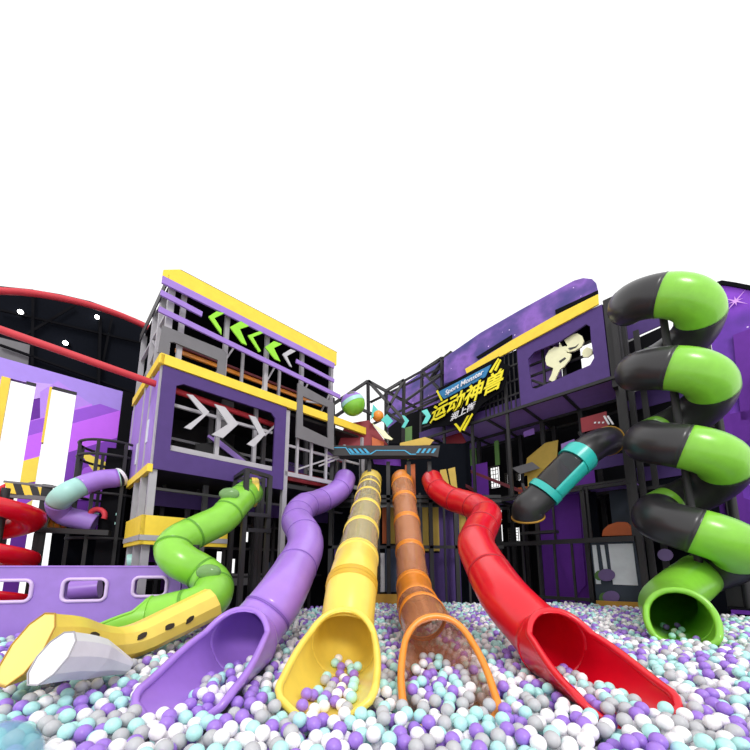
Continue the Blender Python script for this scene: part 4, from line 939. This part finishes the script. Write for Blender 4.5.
# ================================================================== BALLS
DB = .085; rb = DB / 2
bvh = BVHTree.FromPolygons(COLL[0], COLL[1])
cells_ = {}
def key(x, y): return (int(math.floor(x / DB)), int(math.floor(y / DB)))
def inside(x, y):
    if y < 1.1 or y > 8.93: return False
    u, v = L.uv(x, y)
    if v > -.22 and u > -.3: return False
    u, v = R.uv(x, y)
    if v > -.14: return False
    if u < -1.0 and v > -.38: return False
    u, v = B.uv(x, y)
    if v > -.05 and u < dl + .5: return False
    X_, Y_, d_ = proj((x, y, ZS))
    if X_ < -110 or X_ > 880 or Y_ > 800: return False
    if (V((x, y, ZS)) - bc).length < .2: return False
    return True
balls = []
down = V((0, 0, -1))
def chutefloor(x, y):
    h = bvh.ray_cast(V((x, y, .74)), down, .5)
    return h[0].z if h[0] is not None and abs(h[1].z) > .55 else None
ZB = ZS - 2.0 * DB
def rest(x, y, basez):
    z = basez; kx, ky = key(x, y)
    for i in (-1, 0, 1):
        for j in (-1, 0, 1):
            for bx, by, bz in cells_.get((kx + i, ky + j), ()):
                d2 = (bx - x) ** 2 + (by - y) ** 2
                if d2 < DB * DB: z = max(z, bz + math.sqrt(DB * DB - d2))
    return z
rng = random.Random(11)
def zsurf(x, y): return ZS + .02 * math.sin(x * 2.1 + 1) * math.cos(y * 1.7) 
fails = 0
NTRY = 100000
for it in range(NTRY):
    # sample uniformly over the floor of the view wedge
    y = math.sqrt(rng.uniform(1.1 ** 2, 8.95 ** 2)); x = rng.uniform(-1.35, 1.4) * (y + .15)
    if not inside(x, y): continue
    best = None
    cf = chutefloor(x, y)
    for c_i in range(5):
        xx, yy = x + rng.uniform(-.05, .05), y + rng.uniform(-.05, .05)
        if cf is not None:
            f2 = chutefloor(xx, yy)
            if f2 is None: continue
            bz = f2 + rb + .012
        else:
            bz = ZB
        z = rest(xx, yy, bz)
        if best is None or z < best[2]: best = (xx, yy, z)
    if best is None: continue
    xx, yy, z = best
    if z > zsurf(xx, yy) + .012: continue
    if cf is not None:
        # how full each run-out is
        px_, py_, _ = proj((xx, yy, z))
        if 272 < px_ < 395 and (z > cf + DB or rng.random() > .22 or px_ < 300): continue
        if px_ < 272 and px_ < 186 + (700 - py_): continue
        if px_ > 520 and px_ > 572 + (py_ - 640) * 1.1 and rng.random() > .03: continue
    nr = bvh.find_nearest(V((xx, yy, z)), .06)
    if nr[0] is not None and nr[3] < rb + .006: continue
    if not inside(xx, yy): continue
    balls.append((xx, yy, z)); cells_.setdefault(key(xx, yy), []).append((xx, yy, z))
cols = [('purple_ball', mat('purple_ball_plastic', 'A27ADB', .35, .03)), ('mint_ball', mat('mint_ball_plastic', 'B9ECE8', .35, .02)), ('grey_ball', mat('grey_ball_plastic', 'BFBFC3', .4, .03)), ('white_ball', mat('white_ball_plastic', 'FBF8FB', .35, .01))]
col_of = [rng.choices((0, 1, 2, 3), (.22, .25, .22, .31))[0] for _ in balls]
def ico(n):
    bm = bmesh.new(); bmesh.ops.create_icosphere(bm, subdivisions=n, radius=rb); v = [tuple(q.co) for q in bm.verts]; f = [[q.index for q in p.verts] for p in bm.faces]; bm.free(); return v, f
def visible(p):
    X_, Y_, d_ = proj(p)
    return -4 < X_ < 754 and Y_ < 754
cam0 = V((0, 0, CAMZ))
order = sorted((i for i, p in enumerate(balls) if visible(p) and p[2] > ZS - .045), key=lambda i: (V(balls[i]) - cam0).length)
kd = []
sel = []
for i in order:
    p = V(balls[i]); dirn = (cam0 - p).normalized(); occ = False
    kx, ky = key(p.x, p.y); near = 0
    for a in range(-2, 3):
        for b in range(-2, 3):
            for q in cells_.get((kx + a, ky + b), ()):
                w_ = V(q) - p
                if w_.length < 1e-6: continue
                t = w_.dot(dirn)
                if t > 0 and (w_ - dirn * t).length < rb * .9: near += 1
    if near <= 1: sel.append(i)
    if len(sel) == 300: break
selset = set(sel)
big = []
v3, f3 = ico(4)
LBL = ('loose purple ball on the surface at the very front of the pit', 'loose pale mint ball on the surface at the very front of the pit', 'loose light grey ball on the surface at the very front of the pit', 'loose white ball on the surface at the very front of the pit')
for nm, mt in cols:
    me = bpy.data.meshes.new(nm); me.from_pydata(v3, [], f3); me.materials.append(mt); me.polygons.foreach_set('use_smooth', [True] * len(f3)); big.append(me)
for i in sel:
    c = col_of[i]; o = bpy.data.objects.new(cols[c][0], big[c]); o.location = balls[i]; COL.objects.link(o)
    o['label'] = LBL[c]; o['category'] = 'ball'; o['group'] = 'loose balls at the front of the pit'
import numpy as np
def bulk(idx, n):
    v, f = ico(n); v = np.array(v); f = np.array(f); P = np.array([balls[i] for i in idx])
    VV = (v[None] + P[:, None]).reshape(-1, 3); FF = (f[None] + (np.arange(len(idx)) * len(v))[:, None, None]).reshape(-1, 3)
    return VV, FF, np.repeat([col_of[i] for i in idx], len(f))
rest_ = [i for i in range(len(balls)) if i not in selset]
near_ = [i for i in rest_ if balls[i][1] < 4]; far_ = [i for i in rest_ if balls[i][1] >= 4]
a, b = bulk(near_, 3), bulk(far_, 2)
VV = np.concatenate([a[0], b[0]]); FF = np.concatenate([a[1], b[1] + len(a[0])]); MI = np.concatenate([a[2], b[2]])
me = bpy.data.meshes.new('pit_balls'); me.vertices.add(len(VV)); me.vertices.foreach_set('co', VV.ravel())
me.loops.add(len(FF) * 3); me.loops.foreach_set('vertex_index', FF.ravel().astype('i')); me.polygons.add(len(FF))
me.polygons.foreach_set('loop_start', (np.arange(len(FF)) * 3).astype('i'))
me.update(calc_edges=True); me.validate()
for nm, mt in cols: me.materials.append(mt)
me.polygons.foreach_set('material_index', MI.astype('i')); me.polygons.foreach_set('use_smooth', np.ones(len(FF), dtype=bool)); me.update()
ob = bpy.data.objects.new('pit_balls', me); COL.objects.link(ob)
tag(ob, 'thousands of purple, mint, grey and white balls filling the rest of the pit', 'balls', kind='stuff')
print('balls', len(balls), 'individual', len(sel))
for o in bpy.data.objects:
    if '_o' in o: del o['_o']
